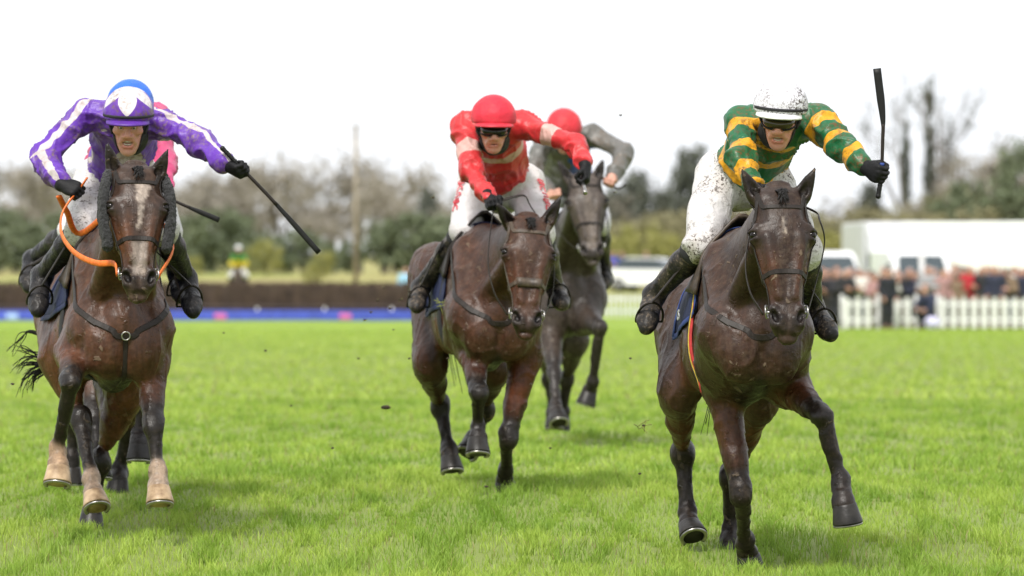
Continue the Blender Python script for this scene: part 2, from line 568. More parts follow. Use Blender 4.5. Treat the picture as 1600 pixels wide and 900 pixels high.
def brush_fence():
    Y = 198; a = place(-700, Y); b = place(665, Y); root = empty("brush_fence", (a + b) / 2 * [1, 1, 0] + [0, 0, .12], "dark brown birch steeplechase fence with a bright blue take-off board along its foot", "fence")
    rg = np.random.default_rng(3); z0 = .12
    n = 15000; x = a[0] + (b[0] - a[0]) * rg.random(n); y = Y + .05 + rg.random(n) * .9; h = .95 + .42 * rg.random(n); az = rg.normal(0, .06, (n, 2))
    p = np.stack([x, y, np.full(n, z0)], 1); tp = p + np.stack([az[:, 0], az[:, 1] + .12, h], 1); s = np.array([.022, 0, 0])
    V = np.stack([p - s, p + s, tp + s * .5, tp - s * .5], 1).reshape(-1, 3); i = np.arange(n) * 4
    t = NT("birch"); t.set("Base Color", t.ramp(t.noise(3, 4), .3, .7, (.035, .022, .016), (.085, .055, .038))); t.set("Roughness", .9)
    mesh("birch_packing", V, np.stack([i, i + 1, i + 2, i + 3], 1), t.m, root, smooth=False)
    cx = (a[0] + b[0]) / 2; L = b[0] - a[0]
    MB().box((cx, Y + .55, z0 + .55), (L, .7, 1.1), bev=.05).build("frame", simple("dark_birch_core", (.045, .03, .022), .95, scale=4, var=.3), root)
    m = MB().box((cx, Y - .30, z0 + .15), (L, .06, .40), bev=.012)
    bd = m.build("take_off_board", simple("blue_board", (.045, .075, .40), .6, scale=3), root)
    for px in (345, 540, 20, 150):
        c = place(px, Y)
        MB().box((c[0], Y - .335, z0 + .14), (.42, .012, .20), bev=.004).build("pink_panel" if px > 200 else "pale_panel", simple("pink_print" if px > 200 else "pale_print", (.55, .12, .32) if px > 200 else (.35, .5, .75), .5), bd)
    for k in range(13):
        m = MB().box((a[0] + L * (k + .5) / 13, Y - .25, z0 + .1), (.08, .05, .7), bev=.01); m.build("post", M_white, root)
    MB().box((cx, Y - .22, z0 + .47), (L, .10, .10), bev=.04).build("guard_rail", simple("dark_rail", (.05, .035, .03), .7), root)

M_white = simple("white_paint", (.70, .70, .69), .55, scale=8, var=.05)
brush_fence()

def picket_fence(px0, px1, Y, label, pitch=.30, pw=.17, h=.96, rails=(.28, .74), mat=None, posts=2.4):
    a = place(px0, Y); b = place(px1, Y); root = empty("picket_fence" if pw > .1 else "rail_fence", [a[0], Y, a[2]], label, "fence")
    m = MB(); n = int((b[0] - a[0]) / pitch)
    for i in range(n):
        x = a[0] + (i + .5) * pitch; z = float(ground_z(x, Y))
        v = np.array([[-pw / 2, 0, .05], [pw / 2, 0, .05], [pw / 2, 0, h - .09], [0, 0, h], [-pw / 2, 0, h - .09]])
        v = np.vstack([v, v + [0, .022, 0]]) + [x, Y, z]
        m.add(v, [[0, 1, 2, 3, 4], [9, 8, 7, 6, 5]] + [[j, j + 5, (j + 1) % 5 + 5, (j + 1) % 5] for j in range(5)])
    m.build("pickets", mat or M_white, root, smooth=False)
    for r in rails:
        MB().box(((a[0] + b[0]) / 2, Y + .055, (a[2] + b[2]) / 2 + r), (b[0] - a[0], .05, .09), bev=.01).build("rail", mat or M_white, root)
    k = max(2, int((b[0] - a[0]) / posts) + 1)
    for i in range(k):
        x = a[0] + (b[0] - a[0]) * i / (k - 1)
        MB().box((x, Y + .14, a[2] + .5), (.11, .11, 1.05), bev=.015).build("post", mat or M_white, root)
picket_fence(1316, 1372, 167, "short white picket fence run left of the man in the dark suit")
picket_fence(1394, 1432, 167.2, "shortest white picket fence run, between the standing man and the crouching person")
picket_fence(1466, 1780, 166.6, "long white picket fence run right of the crouching person")
picket_fence(690, 1300, 205, "low pale grey slatted rail fence behind the grey horse", pitch=.17, pw=.055, h=.95, mat=simple("grey_rail", (.58, .59, .62), .6, scale=6, var=.08))

def pole():
    p = place(556, 262); z1 = HC + (450 - 198) / F * 262
    root = empty("utility_pole", p, "tall weathered timber utility pole standing before the bare wood", "pole")
    t = simple("weathered_timber", (.27, .235, .185), .9, scale=6, var=.25, bump=.3)
    MB().tube([p, [p[0], p[1], z1]], [.125, .085], 12).build("shaft", t, root)
    MB().lathe([(.14, -.02), (.15, .02), (.02, .10)], (p[0], p[1], z1), n=10).build("cap", t, root)
pole()

# ------------------------------------------------------------------ trees and shrubs
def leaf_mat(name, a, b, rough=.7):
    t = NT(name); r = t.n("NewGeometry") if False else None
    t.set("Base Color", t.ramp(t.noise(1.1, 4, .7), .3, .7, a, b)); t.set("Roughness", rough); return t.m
LM = dict(  # crown colours lightened to stand in for distance haze
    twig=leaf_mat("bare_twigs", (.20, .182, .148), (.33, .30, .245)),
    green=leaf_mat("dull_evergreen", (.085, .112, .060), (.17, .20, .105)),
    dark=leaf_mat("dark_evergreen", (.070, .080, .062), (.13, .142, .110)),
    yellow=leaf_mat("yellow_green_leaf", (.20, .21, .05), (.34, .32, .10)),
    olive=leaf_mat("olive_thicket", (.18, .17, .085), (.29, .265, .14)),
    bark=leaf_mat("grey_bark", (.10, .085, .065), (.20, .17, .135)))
PROTO = {}
def tree_proto(kind, seed):
    """unit tree: height 1, returns mesh data for trunk and crown"""
    rg = random.Random(seed * 17 + 3); rn = np.random.default_rng(seed + 40)
    tb = MB(); tips = []
    def grow(p, d, r, ln, dep):
        q = [p]; 
        for i in range(3):
            d = unit(d + np.array([rg.gauss(0, .13), rg.gauss(0, .13), rg.gauss(.02, .08)])); q.append(q[-1] + d * ln / 3)
        tb.tube(q, np.linspace(r, r * .6, 4), 5 if dep else 7, cap=False)
        if dep >= 3 or r < .003: tips.append((q[-1], d)); return
        for i in range(rg.choice((2, 3, 3)) if dep else rg.choice((4, 5, 6))):
            t = rg.uniform(.45, 1) if dep else rg.uniform(.35, 1.0); b = q[0] + (q[-1] - q[0]) * t
            a = rg.uniform(0, 6.28); sp = .85 if dep else .75
            grow(b, unit(d * .8 + sp * np.array([math.cos(a), math.sin(a), rg.uniform(-.1, .4)])), r * rg.uniform(.42, .6), ln * rg.uniform(.48, .72), dep + 1)
        if dep: tips.append((q[-1], d))
    if kind in ('twig', 'ivy'):
        grow(np.zeros(3), np.array([0, 0, 1.0]), .022, .52 if kind == 'twig' else .75, 0)
    else:
        grow(np.zeros(3), np.array([0, 0, 1.0]), .025, .35, 1)
    V = []; Fc = []
    def leaves(c, sp, n, sz, el=1.0):
        p = c + rn.normal(0, 1, (n, 3)) * sp
        a = rn.normal(0, 1, (n, 3)); a /= np.linalg.norm(a, axis=1)[:, None]; b = np.cross(a, rn.normal(0, 1, (n, 3))); b /= np.linalg.norm(b, axis=1)[:, None]
        s = sz * (.5 + rn.random(n))[:, None]
        k = sum(len(x) for x in V); V.append(np.stack([p - a * s * el, p + b * s, p + a * s * el, p - b * s], 1).reshape(-1, 3)); i = np.arange(n) * 4 + k
        Fc.append(np.stack([i, i + 1, i + 2, i + 3], 1))
    if kind == 'twig':
        for c, d in tips:
            leaves(np.array(c) + np.array(d) * .03, .035, 16, .0055, 4.5)
            leaves(np.array(c), .055, 10, .010, 1.6)
    elif kind == 'ivy':
        for i in range(60):
            z = rg.uniform(.08, .97); leaves(np.array([rg.gauss(0, .012), rg.gauss(0, .012), z]), .018 + .02 * (1 - z), 34, .012)
        for c, d in tips: leaves(np.array(c), .03, 8, .006, 3)
    else:
        nc = dict(green=46, dark=50, yellow=36, olive=60)[kind]
        for i in range(nc):
            th = rg.uniform(0, 6.28); z = rg.uniform(.12, .95); w = {'green': .52, 'dark': .34, 'yellow': .62, 'olive': .75}[kind] * (1 - (2 * z - .75) ** 2 * .42) * rg.uniform(.3, 1)
            leaves(np.array([w * math.cos(th), w * math.sin(th), z]), .055 + rg.random() * .03, 70, .020 if kind != 'olive' else .014, 1.5 if kind != 'olive' else 2.4)
    return np.concatenate(tb.v), tb.f, np.concatenate(V), np.concatenate(Fc)
LABELS = dict(twig="bare grey-brown tree in the blurred wood beyond the course", green="dull green evergreen bush at the foot of the bare wood",
              dark="dark evergreen tree standing in the blurred background", yellow="yellow-green shrub in the rough field beyond the course",
              olive="olive-brown thicket along the far edge of the field", ivy="tall thin ivy-clad trunk standing above the white lorries")
CATS = dict(twig="tree", green="bush", dark="tree", yellow="shrub", olive="thicket", ivy="tree")
NAMES = dict(twig="bare_tree", green="evergreen_bush", dark="evergreen_tree", yellow="shrub", olive="thicket", ivy="ivy_tree")
GROUPS = dict(twig="bare trees of the far wood", green="evergreen bushes below the far wood", dark="dark evergreens in the background", yellow="yellow-green shrubs of the far field", olive="thickets at the field edge", ivy="ivy-clad trunks")
def tree(kind, px, top, Y, wide=1.0, rot=0.0, var=0, label=None):
    p = place(px, Y); hgt = HC + (450 - top) / F * Y - p[2]
    root = empty(NAMES[kind], p, label or LABELS[kind], CATS[kind], GROUPS[kind] if label is None else None)
    root.rotation_euler = (0, 0, rot); root.scale = (hgt * wide, hgt * wide, hgt)
    key = (kind, var)
    if key not in PROTO:
        a, b, c, d = tree_proto(kind, var + 5 * len(kind))
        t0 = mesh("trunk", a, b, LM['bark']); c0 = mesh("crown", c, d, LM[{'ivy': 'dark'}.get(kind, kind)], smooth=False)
        PROTO[key] = (t0, c0); t0.parent = root; c0.parent = root
    else:
        for o in PROTO[key]:
            q = o.copy(); COL.objects.link(q); q.parent = root
rt = random.Random(21)
# the wood on the left: bare crowns above, evergreen bushes at its foot
for px, top in ((-70, 232), (-25, 240), (18, 232), (62, 246), (105, 238), (150, 250), (205, 262), (262, 258), (300, 262), (338, 254), (372, 250), (408, 240), (446, 246), (480, 252), (520, 240), (556, 232), (592, 238), (622, 248), (652, 270), (690, 292), (735, 300), (790, 305)):
    tree('twig', px + rt.uniform(-8, 8), top + rt.uniform(-4, 8), rt.uniform(315, 365), rt.uniform(.85, 1.15), rt.uniform(0, 6), rt.randrange(4))
for px in range(-90, 860, 34):
    tree('twig', px + rt.uniform(-14, 14), rt.uniform(285, 330) if px < 640 else rt.uniform(315, 345), rt.uniform(300, 345), rt.uniform(1.0, 1.4), rt.uniform(0, 6), rt.randrange(4))
for px in range(-700, -90, 48):
    tree('twig', px + rt.uniform(-10, 10), rt.uniform(228, 262), rt.uniform(315, 365), rt.uniform(.85, 1.15), rt.uniform(0, 6), rt.randrange(4))
    tree('green', px + rt.uniform(-10, 10), rt.uniform(330, 355), rt.uniform(288, 302), 1.25, rt.uniform(0, 6), rt.randrange(3))
for px in range(1720, 2300, 60):
    tree('twig', px + rt.uniform(-10, 10), rt.uniform(200, 250), rt.uniform(305, 345), rt.uniform(.85, 1.15), rt.uniform(0, 6), rt.randrange(4))
    tree('olive', px + rt.uniform(-10, 10), rt.uniform(290, 330), rt.uniform(286, 304), 1.3, rt.uniform(0, 6), rt.randrange(3))
for px, top, w in ((-60, 345, 1.2), (0, 330, 1.2), (45, 350, 1.3), (95, 335, 1.2), (150, 350, 1.3), (235, 345, 1.2), (290, 342, 1.3), (335, 330, 1.1), (370, 338, 1.2), (430, 372, 1.3), (470, 362, 1.2), (512, 380, 1.1), (545, 378, 1.0), (600, 350, 1.2), (640, 336, 1.3), (690, 340, 1.2), (740, 352, 1.2), (800, 355, 1.3), (860, 360, 1.2)):
    tree('green', px, top, rt.uniform(288, 302), w, rt.uniform(0, 6), rt.randrange(3))
for px, top in ((415, 376), (505, 392), (300, 400)): tree('yellow', px, top, 280, .95, rt.uniform(0, 6), 0)
tree('yellow', 488, 415, 262, 1.0, .4, 0, "small yellow gorse bush left of the utility pole")
for px, top, w in ((668, 300, .5), (240, 300, .6)): tree('dark', px, top, 322, w, rt.uniform(0, 6), rt.randrange(2))
# centre and right
tree('dark', 1082, 238, 300, .62, .3, 0, "dark rounded evergreen tree behind the white-capped rider's back")
for px, top, w in ((998, 274, .6), (960, 300, .7), (1035, 300, .5)): tree('dark', px, top, 320, w, rt.uniform(0, 6), 1)
for px in range(925, 1480, 38):
    tree('twig', px + rt.uniform(-10, 10), rt.uniform(300, 335), rt.uniform(300, 335), rt.uniform(1.0, 1.4), rt.uniform(0, 6), rt.randrange(4))
for px, top, w in ((960, 372, 1.2), (1005, 352, 1.1), (1040, 368, 1.2), (1095, 372, 1.2), (1290, 366, 1.2)): tree('yellow', px, top, rt.uniform(275, 285), w, rt.uniform(0, 6), rt.randrange(2))
for px in range(930, 1700, 30):
    tree('olive', px + rt.uniform(-8, 8), rt.uniform(325, 352) if px < 1500 else rt.uniform(290, 330), rt.uniform(284, 306), rt.uniform(.9, 1.2), rt.uniform(0, 6), rt.randrange(3))
tree('ivy', 1415, 182, 310, .55, 0, 0, "shorter left-hand ivy-clad trunk beside the raised whip")
tree('ivy', 1452, 130, 312, .5, 1, 1, "tallest ivy-clad trunk, rising right of the raised whip")
tree('green', 1508, 288, 292, .75, 1, 1, "rounded dark green bush above the big white lorry")
tree('green', 1475, 318, 290, .9, 2, 2); tree('dark', 1358, 292, 312, .5, 1, 1)
for px, top in ((1530, 215), (1568, 190), (1600, 205), (1640, 195), (1690, 210), (1500, 255)): tree('twig', px, top, rt.uniform(305, 330), .95, rt.uniform(0, 6), rt.randrange(4))
tree('green', 1588, 232, 300, .45, 2, 0); tree('green', 1575, 300, 290, 1.0, 3, 1)

# ------------------------------------------------------------------ vehicles behind the crowd
VM = dict(white=simple("white_bodywork", (.80, .81, .82), .3, scale=2, var=.03), glass=simple("dark_glass", (.05, .065, .075), .08), tyre=simple("tyre_rubber", (.02, .02, .02), .85),
          rim=simple("wheel_rim", (.4, .4, .4), .35, .8), lamp=simple("lamp_glass", (.65, .65, .6), .15), grey=simple("grey_trim", (.12, .12, .13), .5), pale=simple("shaded_white_bodywork", (.56, .57, .58), .4, scale=2, var=.04), silver=simple("silver_bodywork", (.45, .47, .5), .3, scale=2, var=.03))  # pale is the white bodywork greyed, its shading put into the paint
def extrude(prof, w, bev=.0):
    """side profile (y, z) pushed out to width w along x with a rounded shoulder"""
    prof = np.array(prof, float); c = prof.mean(0); n = len(prof); v = []
    for x, s in ((-.5, .93), (-.46, 1.0), (.46, 1.0), (.5, .93)):
        q = c + (prof - c) * s; v.append(np.stack([np.full(n, x * w), q[:, 0], q[:, 1]], 1))
    f = [[i * n + j, i * n + (j + 1) % n, (i + 1) * n + (j + 1) % n, (i + 1) * n + j] for i in range(3) for j in range(n)]
    f += [list(range(n))[::-1], [3 * n + j for j in range(n)]]
    return np.concatenate(v), f
def vehicle(name, kind, px, Y, rot, label, cat, paint='white'):
    p = place(px, Y); root = empty(name, p, label, cat, "vehicles parked behind the crowd")
    c, s = math.cos(rot), math.sin(rot); R = np.array([[c, s, 0], [-s, c, 0], [0, 0, 1]])
    def put(nm, v, f, mat, par=root, sm=False): return mesh(nm, np.asarray(v) @ R + p, f, mat, par, smooth=sm)
    def bx(nm, ctr, size, mat, par=root, bev=.03):
        m = MB().box(ctr, size, bev=bev); return put(nm, np.concatenate(m.v), m.f, mat, par)
    if kind == 'car':
        W, L, wr = 1.78, 4.3, .32
        v, f = extrude([(-2.15, .35), (-2.12, .72), (-1.95, .85), (-1.1, .98), (1.9, 1.02), (2.12, .9), (2.15, .4), (1.9, .28), (-1.9, .28)], W)
        body = put('body', v, f, VM[paint])
        v, f = extrude([(-1.15, .96), (-.45, 1.45), (1.1, 1.48), (1.85, 1.0)], W * .84); put('cabin', v, f, VM['glass'])
        v, f = extrude([(-.5, 1.42), (-.35, 1.50), (1.0, 1.53), (1.2, 1.45)], W * .80); put('roof', v, f, VM[paint])
        wy = (-1.35, 1.35); fz = .68; fy = -2.12
    elif kind == 'van':
        W, L, wr = 2.0, 5.6, .36
        v, f = extrude([(-2.8, .40), (-2.82, .95), (-2.6, 1.22), (-1.95, 1.40), (-1.25, 2.25), (-.9, 2.42), (2.7, 2.45), (2.8, 2.3), (2.82, .45), (2.6, .32), (-2.6, .32)], W)
        body = put('body', v, f, VM[paint])
        q = np.array([(-1.97, 1.46), (-1.32, 2.22)]); n = np.array([-.75, .64]) * .02
        v = [[x * w_, y + n[0] * k_, z + n[1] * k_] for k_ in (0, 1) for (y, z), w_ in zip(q, (1.72, 1.5)) for x in (-.5, .5)]
        put('windscreen', v, [[4, 5, 7, 6], [0, 2, 3, 1], [0, 1, 5, 4], [2, 6, 7, 3], [0, 4, 6, 2], [1, 3, 7, 5]], VM['glass'])
        for sg in (-1, 1): bx('side_window', (sg * W * .497, -1.05, 1.75), (.03, .8, .5), VM['glass']); bx('wing_mirror', (sg * (W / 2 + .12), -1.7, 1.5), (.2, .1, .3), VM['grey'])
        wy = (-1.75, 1.75); fz = .85; fy = -2.80
    else:
        W, L, wr = 2.5, 9.0, .46
        body = bx('body', (0, .9, 2.05), (W, 7.2, 2.9), VM[paint], bev=.06)
        v, f = extrude([(-4.4, .55), (-4.45, 1.4), (-4.3, 2.35), (-4.0, 2.65), (-2.75, 2.75), (-2.75, .55)], W * .94); put('cab', v, f, VM[paint])
        v, f = extrude([(-4.0, 2.65), (-2.9, 3.4), (-2.72, 3.45), (-2.72, 2.7)], W * .9); put('luton', v, f, VM[paint])
        bx('windscreen', (0, -4.41, 1.9), (W * .82, .05, .75), VM['glass']); bx('chassis', (0, .3, .48), (W * .8, 8.2, .25), VM['grey'])
        for sg in (-1, 1): bx('side_window', (sg * W * .47, -3.6, 1.95), (.04, .8, .6), VM['glass']); bx('trim_stripe', (sg * (W / 2 + .006), .9, 1.15), (.012, 6.9, .12), VM['silver'], bev=.002)
        wy = (-3.5, 1.9, 3.1); fz = .95; fy = -4.44
    for sg in (-1, 1):
        bx('headlight', (sg * W * .36, fy - .01, fz), (.32, .08, .18), VM['lamp'])
        for y in wy:
            m = MB().lathe([(wr * .6, -.11), (wr * .95, -.11), (wr, -.06), (wr, .06), (wr * .95, .11), (wr * .6, .11)], (0, 0, 0), np.array([[0, 0, 1], [0, 1, 0], [1, 0, 0]]), 20)
            w = put('wheel', np.concatenate(m.v) + [sg * (W / 2 - .1), y, wr], m.f, VM['tyre'], root, True)
            m = MB().lathe([(.02, .115), (wr * .3, .12), (wr * .58, .10), (wr * .6, -.1)], (0, 0, 0), np.array([[0, 0, 1], [0, 1, 0], [sg, 0, 0]]), 16)
            put('rim', np.concatenate(m.v) + [sg * (W / 2 - .1), y, wr], m.f, VM['rim'], w, True)
    bx('number_plate', (0, fy - .02, fz - .28), (.52, .02, .11), VM['white'], bev=.004); bx('grille', (0, fy - .01, fz), (W * .4, .06, .16), VM['grey'])
    return root
vehicle('horse_lorry', 'lorry', 1386, 222, .06, "white lorry with a tall box body greyed with painted-in shade, left of the longest lorry", "lorry", 'pale')
vehicle('horse_lorry', 'lorry', 1612, 206, math.radians(66), "longest white horse lorry, side-on behind the crowd at the far right", "lorry")
vehicle('horse_lorry', 'lorry', 1800, 212, math.radians(80), "white lorry parked beyond the longest lorry, past the picture's edge", "lorry")
vehicle('van', 'van', 1426, 194, .12, "white van facing the course with a wide dark windscreen", "van")
vehicle('van', 'van', 1282, 216, .3, "white van half hidden behind the winning horse's head", "van")
vehicle('parked_car', 'car', 1312, 192, .35, "white car with pale windows behind the left end of the crowd", "car")
vehicle('parked_car', 'car', 1568, 188, -.15, "silver car among the spectators at the right", "car", 'silver')
vehicle('parked_car', 'car', 1022, 252, 1.15, "white car parked alone behind the winning rider's raised boot", "car")

# a slim white marker post in front of the van
_p = place(1440, 172)
_r = empty("marker_post", _p, "slim white post standing up before the white van's windscreen", "post")
MB().box((_p[0], _p[1], _p[2] + 1.25), (.16, .16, 2.5), bev=.02).build("shaft", M_white, _r)
MB().lathe([(.11, 0), (.11, .04), (.03, .10)], (_p[0], _p[1], _p[2] + 2.503), n=8).build("cap", M_white, _r)
# ------------------------------------------------------------------ horse materials
def coat_material(name, mud=.35, mudcol=(.17, .125, .085), rough=.35):
    t = NT(name)
    tint = t.attr("tint")
    big = t.noise(3.2, 3); fine = t.noise(55, 5, .6); spl = t.noise(24, 3, .5, dist=.4); mass = t.noise(4.5, 4, .6)
    c = t.mix(.55, tint, t.ramp(big, .3, .7, (.62, .62, .62), (1.0, 1.0, 1.0)), 'MULTIPLY')
    c = t.mix(.5, c, t.ramp(fine, .3, .75, (.40, .385, .37), (1.22, 1.18, 1.14)), 'MULTIPLY')
    mott = t.noise(15, 5, .68, dist=.6)
    c = t.mix(.6, c, t.ramp(mott, .34, .68, (.62, .59, .56), (1.35, 1.28, 1.22)), 'MULTIPLY')
    mp2 = t.n("Mapping"); mp2.inputs["Scale"].default_value = (1, 1, .16); t.l(t.tc.outputs["Object"], mp2.inputs["Vector"])
    strk = t.noise(26, 4, .65, vec=mp2.outputs[0], dist=.25)
    c = t.mix(.55, c, t.ramp(strk, .36, .68, (.42, .40, .38), (1.25, 1.2, 1.15)), 'MULTIPLY')
    m1 = t.ramp(spl, .62, .67); m2 = t.ramp(mass, .42, .66)
    mk = t.math('MULTIPLY', t.math('MULTIPLY', m1, m2), mud * 1.5)
    thin = t.math('MULTIPLY', t.math('MULTIPLY', t.ramp(mass, .36, .62), t.ramp(t.noise(34, 5, .7), .45, .70)), mud * .42)
    mk = t.math('MAXIMUM', mk, thin)
    c = t.mix(mk, c, mudcol)
    t.set("Base Color", c)
    t.set("Roughness", t.math('ADD', t.math('MULTIPLY', strk, .26), t.math('ADD', t.math('MULTIPLY', mk, .35), rough - .1)))
    t.set("Specular IOR Level", t.math('MULTIPLY', t.ramp(mass, .3, .7, (.36, .36, .36), (.16, .16, .16)), 1.0))
    mp = t.n("Mapping"); mp.inputs["Scale"].default_value = (1, 1, .22); t.l(t.tc.outputs["Object"], mp.inputs["Vector"])
    hair = t.noise(150, 3, .6, vec=mp.outputs[0]); lump = t.noise(38, 4, .65); vein = t.noise(10, 2, .5, dist=.8)
    h = t.math('ADD', t.math('MULTIPLY', hair, .16), t.math('ADD', t.math('MULTIPLY', m1, .35), t.math('ADD', t.math('MULTIPLY', vein, .45), t.math('MULTIPLY', lump, .34))))
    t.bump(h, .62, .012)
    return t.m

M = {}
M['leather'] = simple("dark_leather", (.018, .0135, .011), .5, scale=60, bump=.15, spec=.25)
M['tan_leather'] = simple("muddy_leather", (.06, .042, .028), .5, scale=25, bump=.2, var=.3)
M['metal'] = simple("steel", (.38, .37, .35), .35, 1.0)
M['navy'] = simple("navy_cloth", (.012, .02, .07), .75, scale=40, bump=.2)
M['blue'] = simple("blue_cloth", (.016, .042, .19), .7, scale=40, bump=.2)
M['blackcloth'] = simple("black_cloth", (.018, .018, .02), .8, scale=60, bump=.2)
M['white'] = simple("white_trim", (.75, .75, .75), .6)
M['hair_black'] = simple("black_hair", (.008, .007, .007), .5, scale=80, bump=.3, spec=.2)
M['orange'] = simple("orange_rubber", (.75, .16, .025), .5, scale=60, bump=.2)
M['red_web'] = simple("red_webbing", (.45, .03, .03), .7)
M['yellow_web'] = simple("yellow_webbing", (.5, .36, .05), .7)
def _eye():
    t = NT("horse_eye"); t.set("Base Color", (.006, .004, .003)); t.set("Roughness", .12); t.set("Specular IOR Level", .3); return t.m
M['eye'] = _eye()
def _hoof(name, a, b):
    t = NT(name); w = t.noise(14, 4); t.set("Base Color", t.ramp(w, .3, .72, a, b)); t.set("Roughness", .42); t.set("Specular IOR Level", .3)
    t.bump(t.noise(60, 3), .3, .004); return t.m
M['hoof_dark'] = _hoof("dark_horn", (.007, .0065, .006), (.032, .028, .025))
M['hoof_pale'] = _hoof("pale_horn", (.16, .10, .055), (.55, .40, .25))
def _sheep():
    t = NT("black_sheepskin"); t.set("Base Color", (.012, .012, .013)); t.set("Roughness", .9)
    t.set("Sheen Weight", .15); t.bump(t.noise(120, 4, .7), .9, .02); return t.m
M['sheepskin'] = _sheep()

# ------------------------------------------------------------------ a galloping horse
def horse(sp):
    """sp: measured joints and coat of one horse. Returns a dict with its frames for tack and rider."""
    W = np.asarray(sp['withers'], float)
    yaw = sp['yaw']; pit = sp.get('pitch', 0.0)
    fw = np.array([math.sin(yaw) * math.cos(pit), -math.cos(yaw) * math.cos(pit), math.sin(pit)])
    sd = np.array([math.cos(yaw), math.sin(yaw), 0.0])       # towards the horse's left
    up = np.cross(sd, fw); up *= np.sign(up[2])
    k = sp.get('size', 1.0)
    def T(l, s, z): return W + k * (l * fw + s * .89 * sd + z * up)
    body, dark, warm, white = sp['body'], sp['dark'], sp['warm'], sp.get('white', (.5, .44, .38))
    root = empty('race_horse', [W[0], W[1], 0], sp['label'], 'horse', sp.get('group'))
    f = Field()
    # trunk
    st = [[.46, 0, -.50, .12, .13, .12], [.40, 0, -.50, .175, .20, .18], [.28, 0, -.48, .215, .27, .25], [.12, 0, -.41, .235, .33, .33],
          [-.10, 0, -.38, .238, .355, .36], [-.38, 0, -.375, .250, .31, .335], [-.62, 0, -.355, .248, .275, .265],
          [-.84, 0, -.33, .232, .25, .215], [-1.04, 0, -.315, .245, .245, .24], [-1.24, 0, -.335, .215, .21, .24], [-1.37, 0, -.38, .13, .13, .19]]
    st = [[k * x * (.86 if i == 3 and r[0] > -.7 else .95 if i == 3 else 1) for i, x in enumerate(r)] for r in st]
    f.add(s_loft(W, fw, sd, up, st, cap=.07), 0, body)
    f.add(s_cone(T(.12, 0, -.10), T(-.38, 0, -.09), .075 * k, .06 * k), .12, body)          # withers and back
    for sg in (-1, 1):
        f.add(s_cone(T(.10, .13 * sg, -.16), T(.36, .155 * sg, -.50), .10 * k, .115 * k, (sd, .8)), .035, body)      # shoulder blade
        f.add(s_ell(T(.43, .095 * sg, -.60), (.105 * k, .10 * k, .15 * k), np.array([sd, fw, up])), .018, body)    # breast muscles
        f.add(s_cone(T(.20, .20 * sg, -.46), T(.06, .19 * sg, -.62), .10 * k, .09 * k, (sd, .75)), .028, body)       # triceps
        f.add(s_ell(T(-1.03, .14 * sg, -.20), (.125 * k, .24 * k, .13 * k), np.array([sd, fw, up])), .07, body)     # croup
        f.add(s_ell(T(-.30, .155 * sg, -.52), (.09 * k, .36 * k, .17 * k), np.array([sd, fw, up])), .07, warm)
    f.add(s_cone(T(.40, 0, -.70), T(.02, 0, -.735), .055 * k, .06 * k), .06, dark)          # breastbone
    # neck
    poll = np.asarray(sp['poll'], float); muz = np.asarray(sp['muzzle'], float)
    ax = unit(muz - poll); L = np.linalg.norm(muz - poll)
    hs = unit(sd + sp.get('hturn', 0.0) * np.array([0, 1.0, 0]) + sp.get('hroll', 0.0) * np.array([0, 0, 1.0]))
    hs = unit(hs - (hs @ ax) * ax); hn = np.cross(hs, ax); hn *= np.sign(hn @ fw)
    n0 = T(-.02, 0, -.34); n1 = poll - hn * .075 + ax * .07
    nd = unit(n1 - n0); nl = np.linalg.norm(n1 - n0)
    ns = unit(sd - (sd @ nd) * nd); nu = np.cross(nd, ns); nu *= np.sign(nu[2])
    f.add(s_loft(n0, nd, ns, nu, [[0, 0, 0, .160 * k, .30, .40], [.25 * nl, 0, 0, .142 * k, .26, .34], [.5 * nl, 0, .01, .114 * k, .20, .25],
          [.75 * nl, 0, .015, .095, .155, .185], [.95 * nl, 0, .01, .082, .125, .14]], cap=.08), .09, sp.get('neck', body))
    for sg in (-1, 1):                                                                    # jugular muscle cords
        f.add(s_cone(n0 + nd * .30 + ns * .10 * sg - nu * .20, n1 + ns * .055 * sg - nu * .09, .07, .045), .035, sp.get('neck', body))
    # head
    def H(t, s, n): return poll + ax * (t * L) + hs * (s * (1.17 + .16 * max(t, 0))) + hn * n
    face = sp.get('face', body)
    #        t     front  half-w  depth
    hp = [(-.03, .015, .050, .060), (.05, .055, .078, .100), (.16, .082, .096, .125), (.27, .094, .105, .145), (.36, .094, .103, .150), (.47, .083, .088, .140),
          (.58, .070, .071, .112), (.70, .060, .059, .086), (.80, .056, .054, .074), (.89, .058, .056, .070), (.96, .044, .046, .058), (1.0, .024, .030, .040)]
    f.add(s_loft(poll, ax, hs, hn, [[t * L, 0, fr - d * .5, a * (1.17 + .16 * t), d * .5, d * .62] for t, fr, a, d in hp], cap=.03, n=2.3), .05, face)
    eyes = []
    for sg in (-1, 1):
        f.add(s_ell(H(.47, .052 * sg, -.045), (.034, .12, .075), np.array([hs, ax, hn])), .03, warm)      # jaw cheek
        f.add(s_cone(H(.27, .083 * sg, .052), H(.36, .094 * sg, .030), .030, .026), .022, face)           # brow bone
        f.add(s_cone(H(.43, .080 * sg, .018), H(.62, .058 * sg, .012), .017, .013), .022, warm)           # face crest
        f.add(s_cone(H(.36, .062 * sg, .072), H(.75, .026 * sg, .056), .020, .014), .03, face)            # nasal edge
        f.add(s_cone(H(.83, .045 * sg, .040), H(.925, .040 * sg, .036), .021, .024), .016, sp.get('nose', dark))   # nostril wing
        f.add(s_cone(H(.90, .022 * sg, .054), H(.96, .016 * sg, .036), .016, .016), .014, sp.get('nose', dark))
        f.add(s_cone(H(.945, .024 * sg, .018), H(.985, .022 * sg, -.004), .020, .018), .014, sp.get('lip', dark))
